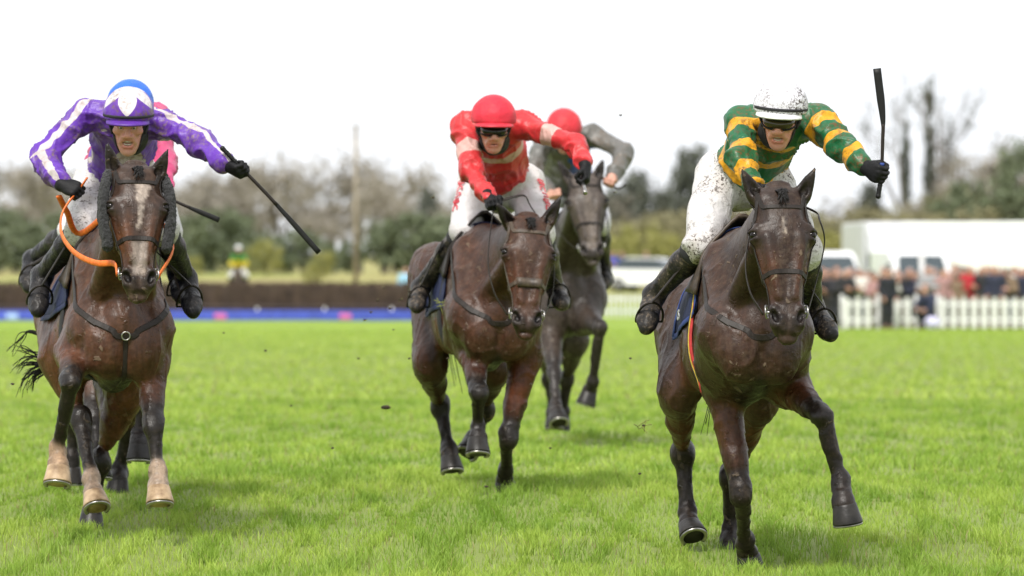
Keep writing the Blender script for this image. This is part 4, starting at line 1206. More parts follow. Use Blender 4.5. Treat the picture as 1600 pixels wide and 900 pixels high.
# ------------------------------------------------------------------ a rider
def jockey(sp):
    J = {k: (np.asarray(v, float) if not isinstance(v, (str, dict, list, tuple)) else v) for k, v in sp['j'].items()}
    hc = J['head']; fd = unit(sp['face']); ud = np.asarray(sp['crown'], float); ud = unit(ud - (ud @ fd) * fd); hx = np.cross(ud, fd)
    k = sp.get('size', 1.0); h = sp.get('h', .0075)
    hp = (J['hip_r'] + J['hip_l']) / 2; sh = (J['sh_r'] + J['sh_l']) / 2; nk = J['neck']
    D = unit(sh - hp); S = unit(J['sh_l'] - J['sh_r']); S = unit(S - (S @ D) * D); U = np.cross(S, D)
    if U[2] < 0: U = -U
    tl = np.linalg.norm(sh - hp)
    root = empty('person', [hp[0], hp[1], hp[2]], sp['label'], 'jockey', sp.get('group'))
    lx = lambda x, y, z: hc + hx * (x * k) + fd * (y * k) + ud * (z * k)
    HR = np.array([hx, fd, ud])
    # --- body: one continuous figure
    f = Field(); f.cut_soft = .0016
    body_st = [[-.02, 0, 0, .11, .085, .085], [.25 * tl, 0, 0, .105, .085, .085], [.6 * tl, 0, .015, .11, .09, .085], [.88 * tl, 0, .01, .10, .075, .075], [tl, 0, 0, .075, .055, .055], [tl + .05, 0, 0, .052, .048, .048]]
    f.add(s_loft(hp, D, S, U, body_st, cap=.06), 0, SKIN)
    f.add(s_cone(sh, nk, .050, .052), .03, SKIN)
    f.add(s_cone(nk, lx(0, -.03, -.03), .056, .056), .03, SKIN)
    op = sp.get('mouth', .6); lip = (.60, .20, .17)
    f.add(s_ell(lx(0, -.012, .045), (.076 * k, .098 * k, .092 * k), HR), .03, SKIN)
    f.add(s_cone(lx(0, .038, .03), lx(0, .046, -.062 - .012 * op), .063 * k, .044 * k), .03, SKIN)
    for sg in (-1, 1):
        f.add(s_cone(lx(.056 * sg, -.005, -.03), lx(.020 * sg, .066, -.098 - .014 * op), .024 * k, .020 * k), .025, SKIN)
        f.add(s_ell(lx(.046 * sg, .062, -.014), (.027 * k, .026 * k, .020 * k), HR), .018, (.62, .29, .21))
        f.add(s_cone(lx(.012 * sg, .092, .032), lx(.050 * sg, .080, .036), .013 * k, .012 * k), .014, SKIN)
        f.add(s_ell(lx(.0125 * sg, .106, -.024), (.0095 * k, .012 * k, .010 * k), HR), .008, (.62, .28, .21))
        f.add(s_cone(lx(.020 * sg, .094, -.030), lx(.036 * sg, .078, -.066), .009 * k, .009 * k), .014, SKIN)
        f.add(s_cone(lx(.010 * sg, .090, -.040), lx(.014 * sg, .088, -.048), .010 * k, .010 * k), .012, SKIN)
        f.add(s_ell(lx(.078 * sg, -.012, .0), (.010 * k, .020 * k, .032 * k), HR), .01, SKIN)
        f.cut(s_ell(lx(.031 * sg, .098, .012), (.017 * k, .014 * k, .0075 * k), HR), .008, (.22, .11, .08))
        f.add(s_cone(lx(.018 * sg, .089, .0225), lx(.046 * sg, .081, .0215), .0075 * k, .007 * k), .007, SKIN)
        f.add(s_cone(lx(.019 * sg, .088, .0015), lx(.044 * sg, .081, .0025), .0065 * k, .006 * k), .007, SKIN)
    f.add(s_ell(lx(0, .076, -.104 - .016 * op), (.023 * k, .020 * k, .018 * k), HR), .018, SKIN)
    f.add(s_cone(lx(0, .090, .028), lx(0, .114, -.018), .0095 * k, .0135 * k), .014, (.62, .29, .21))
    f.add(s_ell(lx(0, .062, -.058 - .006 * op), (.036 * k, .034 * k, .030 * k), HR), .016, SKIN)
    f.add(s_cone(lx(-.020, .092, -.056 + .004 * op), lx(.020, .092, -.056 + .004 * op), .0062 * k, .0062 * k), .005, lip)
    f.add(s_cone(lx(-.017, .086, -.072 - .013 * op), lx(.017, .086, -.072 - .013 * op), .0088 * k, .0088 * k), .006, lip)
    f.cut(s_ell(lx(0, .100, -.063 - .004 * op), ((.021 + .007 * op) * k, .024 * k, (.0025 + .0105 * op) * k), HR), .004, (.07, .015, .015))
    for s_ in ('r', 'l'):
        a, b, c = J['sh_' + s_], J['el_' + s_], J['wr_' + s_]
        f.add(s_cone(sh, a, .048, .042), .04, SKIN, 'arm' + s_, .03)
        f.add(s_cone(a, b, .040, .034), .03, SKIN, 'arm' + s_); f.add(s_cone(b, c, .033, .025), .02, SKIN, 'arm' + s_)
        hd = unit(J.get('hd_' + s_, c - b)); f.add(s_cone(c, c + hd * .06, .024, .018), .01, SKIN, 'arm' + s_)
        a, b, c, d = J['hip_' + s_], J['kn_' + s_], J['an_' + s_], J['toe_' + s_]
        f.add(s_cone(a, b, .085, .052), .04, SKIN, 'leg' + s_, .05); f.add(s_cone(b, b * .6 + c * .4, .048, .047), .02, SKIN, 'leg' + s_)
        f.add(s_cone(b * .6 + c * .4, c, .045, .028), .02, SKIN, 'leg' + s_); f.add(s_cone(c, d * .9 + c * .1, .028, .020), .02, SKIN, 'leg' + s_)
    pts = np.array([J[q] for q in J if not q.startswith('hd')])
    lo, hi = pts.min(0) - .2, pts.max(0) + .2
    V, Q = polygonise(f, lo, hi, h * (.72 if h < .009 else 1))
    C = f.colour(V, .004)
    q = V - hc; stub = np.clip((-(q @ ud) - .088) / .015, 0, 1) * np.clip((q @ fd - .03) / .02, 0, 1) * .16
    C = C * (1 - stub[:, None]) + np.array((.20, .13, .10)) * stub[:, None]
    body = mesh('body', V, Q, M['skin'], root, C)
    for sg in (-1, 1):
        e = MB().ball(lx(.031 * sg, .0785, .012), .0122 * k, 10).build('eye', M['eyewhite'], root)
        MB().ball(lx(.031 * sg, .0865, .0118), (.0056 * k), 8).build('iris', M['eye'], e)
    if op > .3:
        m = MB()
        for zz, w_, hh in ((-.0585, .0225, .0085),) + (((-.074, .018, .0055),) if op > .7 else ()):
            ts = np.linspace(-1, 1, 15); pp = np.array([lx(w_ * t_, .090 - .010 * t_ * t_, zz) for t_ in ts]); nn_ = np.array([unit(fd + hx * t_ * .7) for t_ in ts])
            m.ribbon(pp, nn_, hh * k, .003)
        m.build('teeth', M['tooth'], root)
    # --- jacket
    g = Field(); bag = sp.get('bag', .92)
    jst = [[.06 * tl, 0, 0, .150, .115, .115], [.22 * tl, 0, .0, .155, .135, .135], [.5 * tl, 0, .02, .156, .15, .14], [.8 * tl, 0, .015, .146, .13, .12], [.98 * tl, 0, 0, .13, .095, .095], [tl + .05, 0, .0, .078, .070, .07]]
    g.add(s_loft(hp, D, S, U, jst, cap=.05), 0)
    for s_ in ('r', 'l'):
        a, b, c = J['sh_' + s_], J['el_' + s_], J['wr_' + s_]
        d1 = unit(b - a); d2 = unit(c - b)
        g.add(s_cone(sh * .6 + a * .4, a, .082, .071), .06, g='arm' + s_, gk=.05)
        g.add(s_cone(a, b, .073 * bag, .065 * bag), .04, g='arm' + s_)
        g.add(s_ell(b, (.066 * bag,) * 3), .03, g='arm' + s_)
        g.add(s_cone(b, c - d2 * .03, .064 * bag, .049 * bag), .04, g='arm' + s_)
    V, Q = polygonise(g, lo, hi, h)
    # per vertex cloth coordinates
    fns = {s_: [s_cone(J['sh_' + s_], J['el_' + s_], .078, .066), s_cone(J['el_' + s_], J['wr_' + s_], .064, .049)] for s_ in 'rl'}
    dt = s_loft(hp, D, S, U, jst, cap=.05)(V)
    u = (V - nk) @ (-D); arm = np.zeros(len(V)); ang = (V - hp) @ S; best = dt + .012
    side_u = {}
    for s_, code in (('r', 1), ('l', 2)):
        a, b, c = J['sh_' + s_], J['el_' + s_], J['wr_' + s_]
        l1 = np.linalg.norm(b - a); l2 = np.linalg.norm(c - b)
        for fn, p0, p1, o0, ln in ((fns[s_][0], a, b, 0, l1), (fns[s_][1], b, c, l1, l2)):
            d = fn(V); m_ = d < best
            dd = (p1 - p0) / ln; s = (V - p0) @ dd
            uu = o0 + s
            ref = np.asarray(sp.get('stripe_' + s_, (0, -.4, 1)), float); ref = unit(ref - (ref @ dd) * dd); rb = np.cross(dd, ref)
            r_ = (V - p0) - s[:, None] * dd
            aa = np.arctan2(r_ @ rb, r_ @ ref)
            u = np.where(m_, uu, u); arm = np.where(m_, code, arm); ang = np.where(m_, aa, ang); best = np.minimum(best, d)
    # folds in the cloth
    nx = np.stack([V @ S, V @ U, V @ D], 1)
    wv = nx + np.stack([vnoise(nx, 5), vnoise(nx + 5, 5), vnoise(nx + 9, 5)], 1) * .03
    fold = np.clip(1 - np.abs(vnoise(wv * np.array([.5, 1, 1.5]), 8.5)) * 3.2, 0, 1) ** 1.4 * 1.5 - .4
    fold2 = np.clip(1 - np.abs(vnoise(wv * np.array([1.5, 1, .6]) + 3.3, 15)) * 3.6, 0, 1) * 1.4 - .3
    gd, gg = g.grad(V)
    nrm = gg / (np.linalg.norm(gg, axis=1)[:, None] + 1e-9)
    flap_ = np.where(arm > 0, 1.0, .9)
    V = V + nrm * ((fold * .0125 + fold2 * .005 + vnoise(V + 2.7, 4.2) * .013) * flap_)[:, None]
    mesh('jacket', V, Q, sp['silk'], root, attrs=dict(u=u, arm=arm, ang=ang))
    # collar or neck warmer
    cl = Field(); cl.add(s_cone(nk - D * .01, lx(0, -.028, -.055), .082, .074), 0)
    V, Q = polygonise(cl, nk - .22, nk + .22, .008)
    V = V + unit(D) * .0; V = V + np.stack([vnoise(V, 25), vnoise(V + 7, 25), vnoise(V + 13, 25)], 1) * .006
    mesh('collar', V, Q, M['blackcloth'] if not sp.get('collar') else sp['collar'], root)
    # --- breeches
    b_ = Field()
    b_.add(s_loft(hp, D, S, U, [[-.11, 0, -.02, .11, .10, .10], [0, 0, -.01, .165, .125, .13], [.15 * tl, 0, 0, .155, .12, .12], [.3 * tl, 0, 0, .14, .11, .11]], cap=.06), 0)
    for s_ in ('r', 'l'):
        a, b = J['hip_' + s_], J['kn_' + s_]; dd = unit(b - a); c = J['an_' + s_]; sh_ = unit(c - b)
        b_.add(s_cone(a, b - dd * .02, .118, .066), .05, g='leg' + s_, gk=.05)
        b_.add(s_cone(a * .45 + b * .55, b, .088, .066), .05, g='leg' + s_)
        b_.add(s_cone(b, b + sh_ * .05, .066, .057), .03, g='leg' + s_)
    V, Q = polygonise(b_, lo, hi, h)
    gd, gg = b_.grad(V); nrm = gg / (np.linalg.norm(gg, axis=1)[:, None] + 1e-9)
    V = V + nrm * ((1 - np.abs(vnoise(V * np.array([1.5, 1, 1]), 10)) * 2) * .007 + vnoise(V, 24) * .003)[:, None]
    out_b = mesh('breeches', V, Q, sp['breeches'], root)
    # --- boots
    for s_ in ('r', 'l'):
        a, b, c, d = J['hip_' + s_], J['kn_' + s_], J['an_' + s_], J['toe_' + s_]; dd = unit(c - b); fdn = unit(d - c)
        bt = Field()
        bt.add(s_cone(b + dd * .045, b * .62 + c * .38, .062, .060), 0)
        bt.add(s_cone(b * .62 + c * .38, c - dd * .01, .060, .047), .03)
        hl = c + dd * .055 - fdn * .035
        bt.add(s_cone(hl, c, .041, .049), .02)
        bt.add(s_cone(c + dd * .03 + fdn * .0, d + dd * .01 - fdn * .03, .050, .048), .03)
        bt.add(s_cone(d - fdn * .05 + dd * .012, d + fdn * .012, .046, .037), .02)
        V, Q = polygonise(bt, np.minimum.reduce([b, c, d, hl]) - .1, np.maximum.reduce([b, c, d, hl]) + .1, max(h * .8, .006))
        V = V + vnoise(V, 30)[:, None] * .0025 * np.array([1, 1, 0])
        bo = mesh('boot', V, Q, sp.get('boot', M['boot']), root)
        m = MB(); a0 = np.linspace(0, 2 * np.pi, 21); e1 = unit(np.cross(dd, (0, 0, 1))); e2 = np.cross(dd, e1)
        cc = b + dd * .055
        m.ribbon(cc + np.outer(np.cos(a0), e1) * .0635 + np.outer(np.sin(a0), e2) * .0635, np.outer(np.cos(a0), e1) + np.outer(np.sin(a0), e2), .05, .004)
        m.build('cuff', M['blackcloth'], bo)
    # --- helmet
    hf = Field(); tilt = sp.get('helm_tilt', 0.0)
    hz = unit(ud + fd * tilt); hy = unit(fd - (fd @ hz) * hz); hR = np.array([hx, hy, hz]); hcn = lx(0, -.006, .055)
    hl = lambda x, y, z: hcn + hx * x * k + hy * y * k + hz * z * k
    ks = sp.get('helm', 1.0) * k
    hf.add(s_ell(hl(0, 0, .0), (.116 * ks, .138 * ks, .112 * ks), hR), 0)
    hf.add(s_cone(hl(0, 0, -.03), hl(0, 0, -.005), .108 * ks, .112 * ks, (hy, 1.15)), .03)
    hf.cut(lambda p: (hl(0, .10, -.006) - p).astype(np.float32) @ (-unit(hz * 1.0 - hy * .22)).astype(np.float32) * 1.0, .006) if False else None
    pl_n = unit(hz + hy * -.30); pl_p = hl(0, .10, -.004)
    hf.cut(lambda p: ((p - pl_p.astype(np.float32)) @ pl_n.astype(np.float32)), .008)
    hf.cut(s_ell(hl(0, 0, -.02), (.098 * ks, .120 * ks, .105 * ks), hR), .004)
    V, Q = polygonise(hf, hcn - .19, hcn + .19, .0055 if h < .009 else .008)
    hu = (V - pl_p) @ pl_n; q = V - hcn
    V = V + (q / (np.linalg.norm(q, axis=1)[:, None])) * ((1 - np.abs(vnoise(V * np.array([1, 1, 1.3]), 16)) * 2) * .0012 + .001)[:, None]
    he = mesh('helmet', V, Q, sp['cap'], root, attrs=dict(u=hu, arm=(q @ hx), ang=np.arctan2(q @ hx, q @ hy), up=(q @ hz)))
    pk = MB(); na, nr_ = 21, 5; rows = []
    for i in range(nr_):
        for j in range(na):
            th = (j / (na - 1) - .5) * 2.1; e = i / (nr_ - 1)
            rr = np.array([.116 * math.sin(th), .138 * math.cos(th)]) * ks / k * (.985 + e * (.26 * max(0, math.cos(th * 1.35)) + .02))
            rows.append(hl(rr[0], rr[1], 0) + pl_n * ((.002 + .010 - e * .022 - .004) * k) - hz * ((hl(rr[0], rr[1], 0) - pl_p) @ pl_n) / (hz @ pl_n))
    rows = np.array(rows); v2 = np.vstack([rows, rows - hz * .007]); N = na * nr_; fc = []
    for i in range(nr_ - 1):
        for j in range(na - 1):
            a, b, c, d = i * na + j, i * na + j + 1, (i + 1) * na + j + 1, (i + 1) * na + j
            fc += [[a, d, c, b], [N + a, N + b, N + c, N + d]]
    for j in range(na - 1):
        a, b = (nr_ - 1) * na + j, (nr_ - 1) * na + j + 1; fc.append([a, N + a, N + b, b])
    pk.add(v2, fc); pk.build('peak', sp.get('peak', M['blackcloth']), he)
    if sp.get('hatband'):
        a0 = np.linspace(0, 2 * np.pi, 49); r = np.stack([np.cos(a0) * .1195 * ks, np.sin(a0) * .142 * ks], 1)
        p0 = hcn + np.outer(r[:, 0], hx) + np.outer(r[:, 1], hy); p0 = p0 - np.outer(((p0 - pl_p) @ pl_n) / (hz @ pl_n), hz) + hz * .021 * k
        MB().ribbon(p0, unit(1) * 0 + (np.outer(np.cos(a0), hx) + np.outer(np.sin(a0), hy)), .015 * k, .004).build('hatband', M['blackcloth'], he)
    # chin strap
    m = MB()
    for sg in (-1, 1):
        p, n_ = f.project(resample([lx(.088 * sg, .02, .03), lx(.082 * sg, .025, -.03), lx(.052 * sg, .050, -.095), lx(.012 * sg, .062, -.130)], 16), 5, .003)
        m.ribbon(p, n_, .017, .004)
        p, n_ = f.project(resample([lx(.090 * sg, -.02, .03), lx(.088 * sg, -.01, -.01), lx(.078 * sg, .01, -.055)], 10), 5, .003)
        m.ribbon(p, n_, .05, .006)
    m.build('chin_strap', M['blackcloth'], he)
    if sp.get('goggles'):
        gf = Field()
        gf.add(s_ell(lx(0, .058, .016), (.074 * k, .062 * k, .027 * k), HR), 0)
        gf.add(s_cone(lx(-.035, .086, .014), lx(.035, .086, .014), .024 * k, .024 * k, (ud, 1.0)), .02)
        gf.cut(s_ell(lx(0, .115, -.028), (.018 * k, .04 * k, .022 * k), HR), .01)
        V, Q = polygonise(gf, lx(0, .05, .016) - .13, lx(0, .05, .016) + .13, .0045 if h < .009 else .007)
        go = mesh('goggles', V, Q, sp['goggles'], root)
        m = MB(); pts = [lx(.074 * math.sin(t_), .058 + .062 * math.cos(t_) * .9, .016 - .024 * (1 if abs(t_) > .35 else .45)) for t_ in np.linspace(-1.5, 1.5, 25)]
        m.tube(pts, .0045 * k, 6)
        pts = [lx(.074 * math.sin(t_), .058 + .062 * math.cos(t_) * .9, .016 + .026) for t_ in np.linspace(-1.5, 1.5, 25)]
        m.tube(pts, .0045 * k, 6); m.build('frame', M['rubber'], go)
    # --- hands
    out = dict(root=root, J=J, bf=b_, breeches=out_b)
    for s_ in ('r', 'l'):
        c = J['wr_' + s_]; fore = unit(c - J['el_' + s_]); hd = unit(J.get('hd_' + s_, fore))
        rod = sp.get('rod_' + s_, (1, 0, 0)); sdn = sp.get('palm_' + s_, 1)
        _, grip, ra = hand(c + fore * .005, hd, rod, sdn, sp.get('glove', M['glove']), root, h=.0042 if h < .009 else .006, cuff=c - fore * .05)
        out['grip_' + s_] = grip; out['ra_' + s_] = ra
    return out

def stirrup(H, R, toe, an, parent, label=None):
    """iron hung from the saddle under the foot"""
    toe = np.asarray(toe, float); an = np.asarray(an, float); d = unit(toe - an)
    c = an * .35 + toe * .65; s = R['sd']; n = unit(np.cross(s, d)); n *= -1 if n[2] < 0 else 1
    m = MB(); a = np.linspace(-.15 * np.pi, 1.15 * np.pi, 24)
    pts = [c - n * .035 + s * .062 * math.cos(x) + n * (.12 * max(math.sin(x), -.2)) for x in a]
    m.tube(pts, .006, 7); m.tube([pts[0], pts[-1]], .010, 8, squash=.5)
    o = m.build('stirrup', M['metal' if label else 'leather'], parent)
    top = c - n * .035 + n * .12
    MB().tube(resample([top, top * .5 + np.asarray(H, float) * .5 + s * .0, H], 12), .011, 8, squash=.3, upv=s).build('stirrup_leather', M['leather'], o)
    return o
# ------------------------------------------------------------------ spectators and officials
PM = {}
def cloth(c):
    if c not in PM: PM[c] = simple("cloth_" + str(len(PM)), c, .85, scale=12, var=.15)
    return PM[c]
M['plain_skin'] = simple("plain_skin", (.46, .25, .18), .5, scale=12)
POSE = {}
def pose_meshes(kind):
    """1.72 m figure facing -y: body, top, trousers, shoes, hair"""
    h = .020
    if kind == 'stand': arms = [((-.20, 0, 1.40), (-.27, .02, 1.12), (-.23, -.12, .90)), ((.20, 0, 1.40), (.27, .02, 1.12), (.22, -.12, .90))]
    elif kind == 'fold': arms = [((-.20, 0, 1.40), (-.28, -.05, 1.13), (-.02, -.22, 1.12)), ((.20, 0, 1.40), (.28, -.05, 1.13), (.04, -.24, 1.16))]
    elif kind == 'raise': arms = [((-.20, 0, 1.40), (-.30, -.10, 1.16), (-.10, -.26, 1.42)), ((.20, 0, 1.40), (.32, -.12, 1.30), (.22, -.28, 1.55))]
    else: arms = [((-.20, -.12, .92), (-.30, -.30, .72), (-.14, -.48, .62)), ((.20, -.12, .92), (.30, -.30, .70), (.16, -.50, .58))]
    if kind == 'crouch':
        hip = .42; legs = [((-.10, .05, .42), (-.17, -.38, .50), (-.14, -.16, .09)), ((.10, .05, .42), (.17, -.30, .30), (.14, .02, .09))]; chest = (0, -.14, .88); neck = (0, -.20, 1.0); head = (0, -.25, 1.12); pel = (0, .03, .44)
    else:
        legs = [((-.10, 0, .92), (-.11, -.02, .50), (-.12, .02, .09)), ((.10, 0, .92), (.11, -.02, .50), (.12, .02, .09))]; chest = (0, 0, 1.30); neck = (0, .0, 1.46); head = (0, -.02, 1.60); pel = (0, 0, .95)
    A = np.array
    def grow(parts):
        f = Field()
        for a in parts: f.add(a, .05)
        V, Q = polygonise(f, (-.5, -.75, -.05), (.5, .35, 1.85), h)
        return V, Q
    X = np.eye(3); out = {}
    body = [s_cone(pel, chest, .12, .12, ((0, 1, 0), .7)), s_cone(chest, neck, .08, .055), s_ell(A(head) + [0, .01, .03], (.075, .095, .10), X), s_cone(A(head) + [0, -.03, .02], A(head) + [0, -.06, -.07], .055, .035), s_cone(A(head) + [0, -.09, .02], A(head) + [0, -.105, -.01], .012, .016), s_cone(neck, head, .055, .05)]
    for a, b, c in arms:
        d = unit(A(c) - A(b)); body += [s_cone(a, b, .04, .035), s_cone(b, c, .035, .025), s_cone(c, A(c) + d * .07, .034, .028), s_cone(A(c) + d * .07, A(c) + d * .14, .028, .018), s_cone(A(c) + d * .03, A(c) + d * .08 + [0, 0, .04], .016, .012)]
    for a, b, c in legs: body += [s_cone(a, b, .07, .05), s_cone(b, c, .05, .035), s_cone(c, A(c) + [0, -.12, -.04], .035, .03)]
    out['body'] = grow(body)
    top = [s_cone(A(pel) - (A(chest) - A(pel)) * .12, chest, .185, .185, ((0, 1, 0), .72)), s_cone(chest, A(neck) - [0, 0, .03], .15, .08, ((0, 1, 0), .8))]
    for a, b, c in arms: top += [s_cone(chest, a, .12, .085), s_cone(a, b, .075, .062), s_cone(b, A(c) - unit(A(c) - A(b)) * .02, .060, .048)]
    out['coat'] = grow(top)
    tr = [s_ell(A(pel) - [0, 0, .06], (.165, .13, .13), X)]
    for a, b, c in legs: tr += [s_cone(a, b, .105, .08), s_cone(b, A(c) + (A(b) - A(c)) * .06, .08, .065)]
    out['trousers'] = grow(tr)
    sh = Field()
    for i, (a, b, c) in enumerate(legs): sh.add(s_cone(A(c) + [0, .03, -.04], A(c) + [0, -.15, -.05], .045, .036), .02, g=str(i), gk=0)
    out['shoes'] = polygonise(sh, (-.5, -.75, -.05), (.5, .35, .3), .015)
    hr = Field(); hr.add(s_ell(A(head) + [0, .025, .05], (.084, .098, .092), X), 0); hr.add(s_ell(A(head) + [0, .07, -.01], (.07, .05, .07), X), .03)
    hr.cut(s_ell(A(head) + [0, -.14, -.02], (.09, .09, .085), X), .02)
    out['hair'] = polygonise(hr, A(head) - .2, A(head) + .2, .015)
    return out
def spectator(px, Y, kind, coat, trousers, hair, label, cat="person", group=None, rot=0.0, size=1.0, hat=None):
    p = place(px, Y) if not isinstance(px, np.ndarray) else px
    root = empty("person", p, label, cat, group); root.rotation_euler = (0, 0, rot); root.scale = (size,) * 3
    if kind not in POSE: POSE[kind] = (pose_meshes(kind), {})
    g, cache = POSE[kind]
    for nm, mat in (('body', M['plain_skin']), ('coat', cloth(coat)), ('trousers', cloth(trousers)), ('shoes', cloth((.03, .025, .02))), ('hair', cloth(hair))):
        k = (nm, mat.name)
        if k not in cache:
            o = mesh(nm, g[nm][0], g[nm][1], mat); cache[k] = o
        else:
            o = cache[k].copy(); COL.objects.link(o)
        o.parent = root
    if hat is not None:
        hd = np.array((0, -.02, 1.60)) if kind != 'crouch' else np.array((0, -.25, 1.12))
        m = MB().lathe([(.135, .05), (.135, .058), (.092, .065), (.088, .13), (.06, .155), (.0, .16)], hd, n=18, cap=False)
        o = mesh('hat', np.concatenate(m.v), m.f, cloth(hat)); o.parent = root
    return root
spectator(1387, 166.2, 'stand', (.016, .018, .026), (.016, .018, .024), (.03, .02, .015), "man in a dark suit standing on the grass before the white fence", rot=.5, size=1.03)
spectator(1452, 166.0, 'crouch', (.022, .028, .06), (.018, .018, .022), (.03, .02, .015), "person crouching before the white fence in dark navy clothes", rot=-.6)
_p = place(1457, 165.4); _r = empty("bag", _p, "pale lilac bag held by the crouching person at the white fence", "bag")
MB().box((_p[0], _p[1], _p[2] + .22), (.46, .22, .32), bev=.09).build("pouch", simple("lilac_fabric", (.62, .60, .82), .8, bump=.3), _r)
MB().tube(resample([_p + [-.12, 0, .37], _p + [-.08, 0, .52], _p + [.08, 0, .52], _p + [.12, 0, .37]], 14), .015, 6).build("strap", simple("dark_strap", (.05, .05, .08), .8), _r)
spectator(1306, 169.0, 'fold', (.035, .035, .042), (.05, .05, .06), (.03, .02, .015), "stout person in a charcoal coat at the left end of the white fence", rot=.2)
_cols = [((.40, .02, .03), "red"), ((.42, .15, .10), "coral"), ((.022, .026, .05), "navy"), ((.02, .02, .022), "black"), ((.36, .21, .20), "dusty pink"), ((.20, .14, .09), "tan"), ((.30, .30, .31), "grey"), ((.16, .09, .06), "brown"), ((.10, .35, .62), "light blue"), ((.68, .66, .6), "cream"), ((.07, .10, .06), "bottle green"), ((.55, .35, .40), "pink")]
rp = random.Random(8); ORD = [3, 4, 3, 7, 9, 2, 3, 5, 1, 3, 6, 0, 2, 3, 2, 9, 3, 2, 11, 6, 10, 2]
n_ = 0
for row, (Y, step, off) in enumerate(((168.6, 21.0, 0), (170.6, 19.0, 7), (172.6, 20.0, 3), (174.6, 22.0, 9))):
    px = 1262 + off
    while px < 1720:
        if not (row == 0 and 1285 < px < 1325):
            ci = ORD[(n_ * 5 + row * 3 + rp.randrange(4)) % len(ORD)]; n_ += 1
            c, nm = _cols[ci]
            hat = rp.random() < .16
            spectator(px + rp.uniform(-4, 4), Y + rp.uniform(-.4, .4), rp.choice(('stand', 'fold', 'raise', 'fold')), c, rp.choice(((.03, .035, .06), (.05, .045, .04), (.12, .10, .08))),
                      rp.choice(((.03, .02, .015), (.10, .06, .035), (.25, .17, .09), (.3, .29, .28))), f"spectator in a {nm} coat{' and a hat' if hat else ''} in the crowd behind the white fence",
                      group=f"spectators in {nm}{' with hats' if hat else ''} behind the white fence", rot=rp.uniform(-.5, .5), size=rp.uniform(.93, 1.08), hat=(.12, .11, .09) if hat else None)
        px += step
spectator(1492, 175.5, 'raise', (.60, .21, .12), (.05, .05, .06), (.05, .03, .02), "spectator in bright orange standing out above the crowd", rot=.2, size=1.12)
spectator(1355, 172.5, 'fold', (.08, .33, .65), (.05, .05, .06), (.2, .13, .07), "spectator in sky blue left of the dark-suited man", size=.98)
# distant figures left and centre
spectator(634, 222, 'stand', (.30, .52, .72), (.25, .45, .70), (.25, .18, .12), "small figure in pale blue beyond the steeplechase fence", size=1.0)
for px, c, lb in ((958, (.03, .06, .35), "far figure in royal blue behind the grey horse's rider"), (972, (.05, .06, .12), "far figure in dark navy between the grey horse and the white car"), (1010, (.05, .05, .12), "far figure in dark blue standing behind the lone white car")):
    spectator(px, 254, 'fold', c, (.05, .05, .07), (.06, .04, .03), lb)
# ------------------------------------------------------------------ the five runners
BAY = dict(body=(.058, .030, .0200), dark=(.019, .0140, .0120), warm=(.090, .034, .0155))
rad = math.radians
H1 = horse(dict(label="dark bay racehorse with a white star leading the field at the right", withers=P(1160, 362, 25.95), yaw=rad(6), pitch=rad(8), coat=coat_material("dark_bay_coat", .55), **BAY,
  neck=(.044, .025, .0175), face=(.042, .025, .0185), h=.010,
  poll=P(1217, 298, 25.12), muzzle=P(1230, 528, 24.87),
  ears=[(P(1184, 312, 25.12), P(1159, 264, 25.1)), (P(1250, 312, 25.12), P(1273, 264, 25.1))],
  front=[dict(el=P(1130, 606, 25.9), kn=P(1158, 768, 25.75), fe=P(1164, 846, 26.0), co=P(1169, 866, 26.06), hoof=P(1173, 894, 26.08)),
         dict(el=P(1230, 602, 25.8), kn=P(1283, 648, 25.42), fe=P(1313, 752, 25.38), co=P(1319, 787, 25.32), hoof=P(1326, 835, 25.33))],
  hind=[dict(st=P(1060, 608, 26.5), ho=P(1067, 708, 26.95), fe=P(1074, 800, 26.9), co=P(1077, 820, 26.84), hoof=P(1086, 850, 26.76)),
        dict(st=P(1186, 618, 26.5), ho=P(1142, 744, 26.95), fe=P(1142, 826, 27.0), co=P(1142, 846, 26.96), hoof=P(1144, 872, 26.95))],
  blaze=[(.22, .37, .0, .004, .016, .005, .75)], tailn=50, tailpts=[P(1106, 480, 27.3), P(1112, 520, 27.45), P(1118, 580, 27.5), P(1114, 640, 27.45), P(1103, 700, 27.4)]))
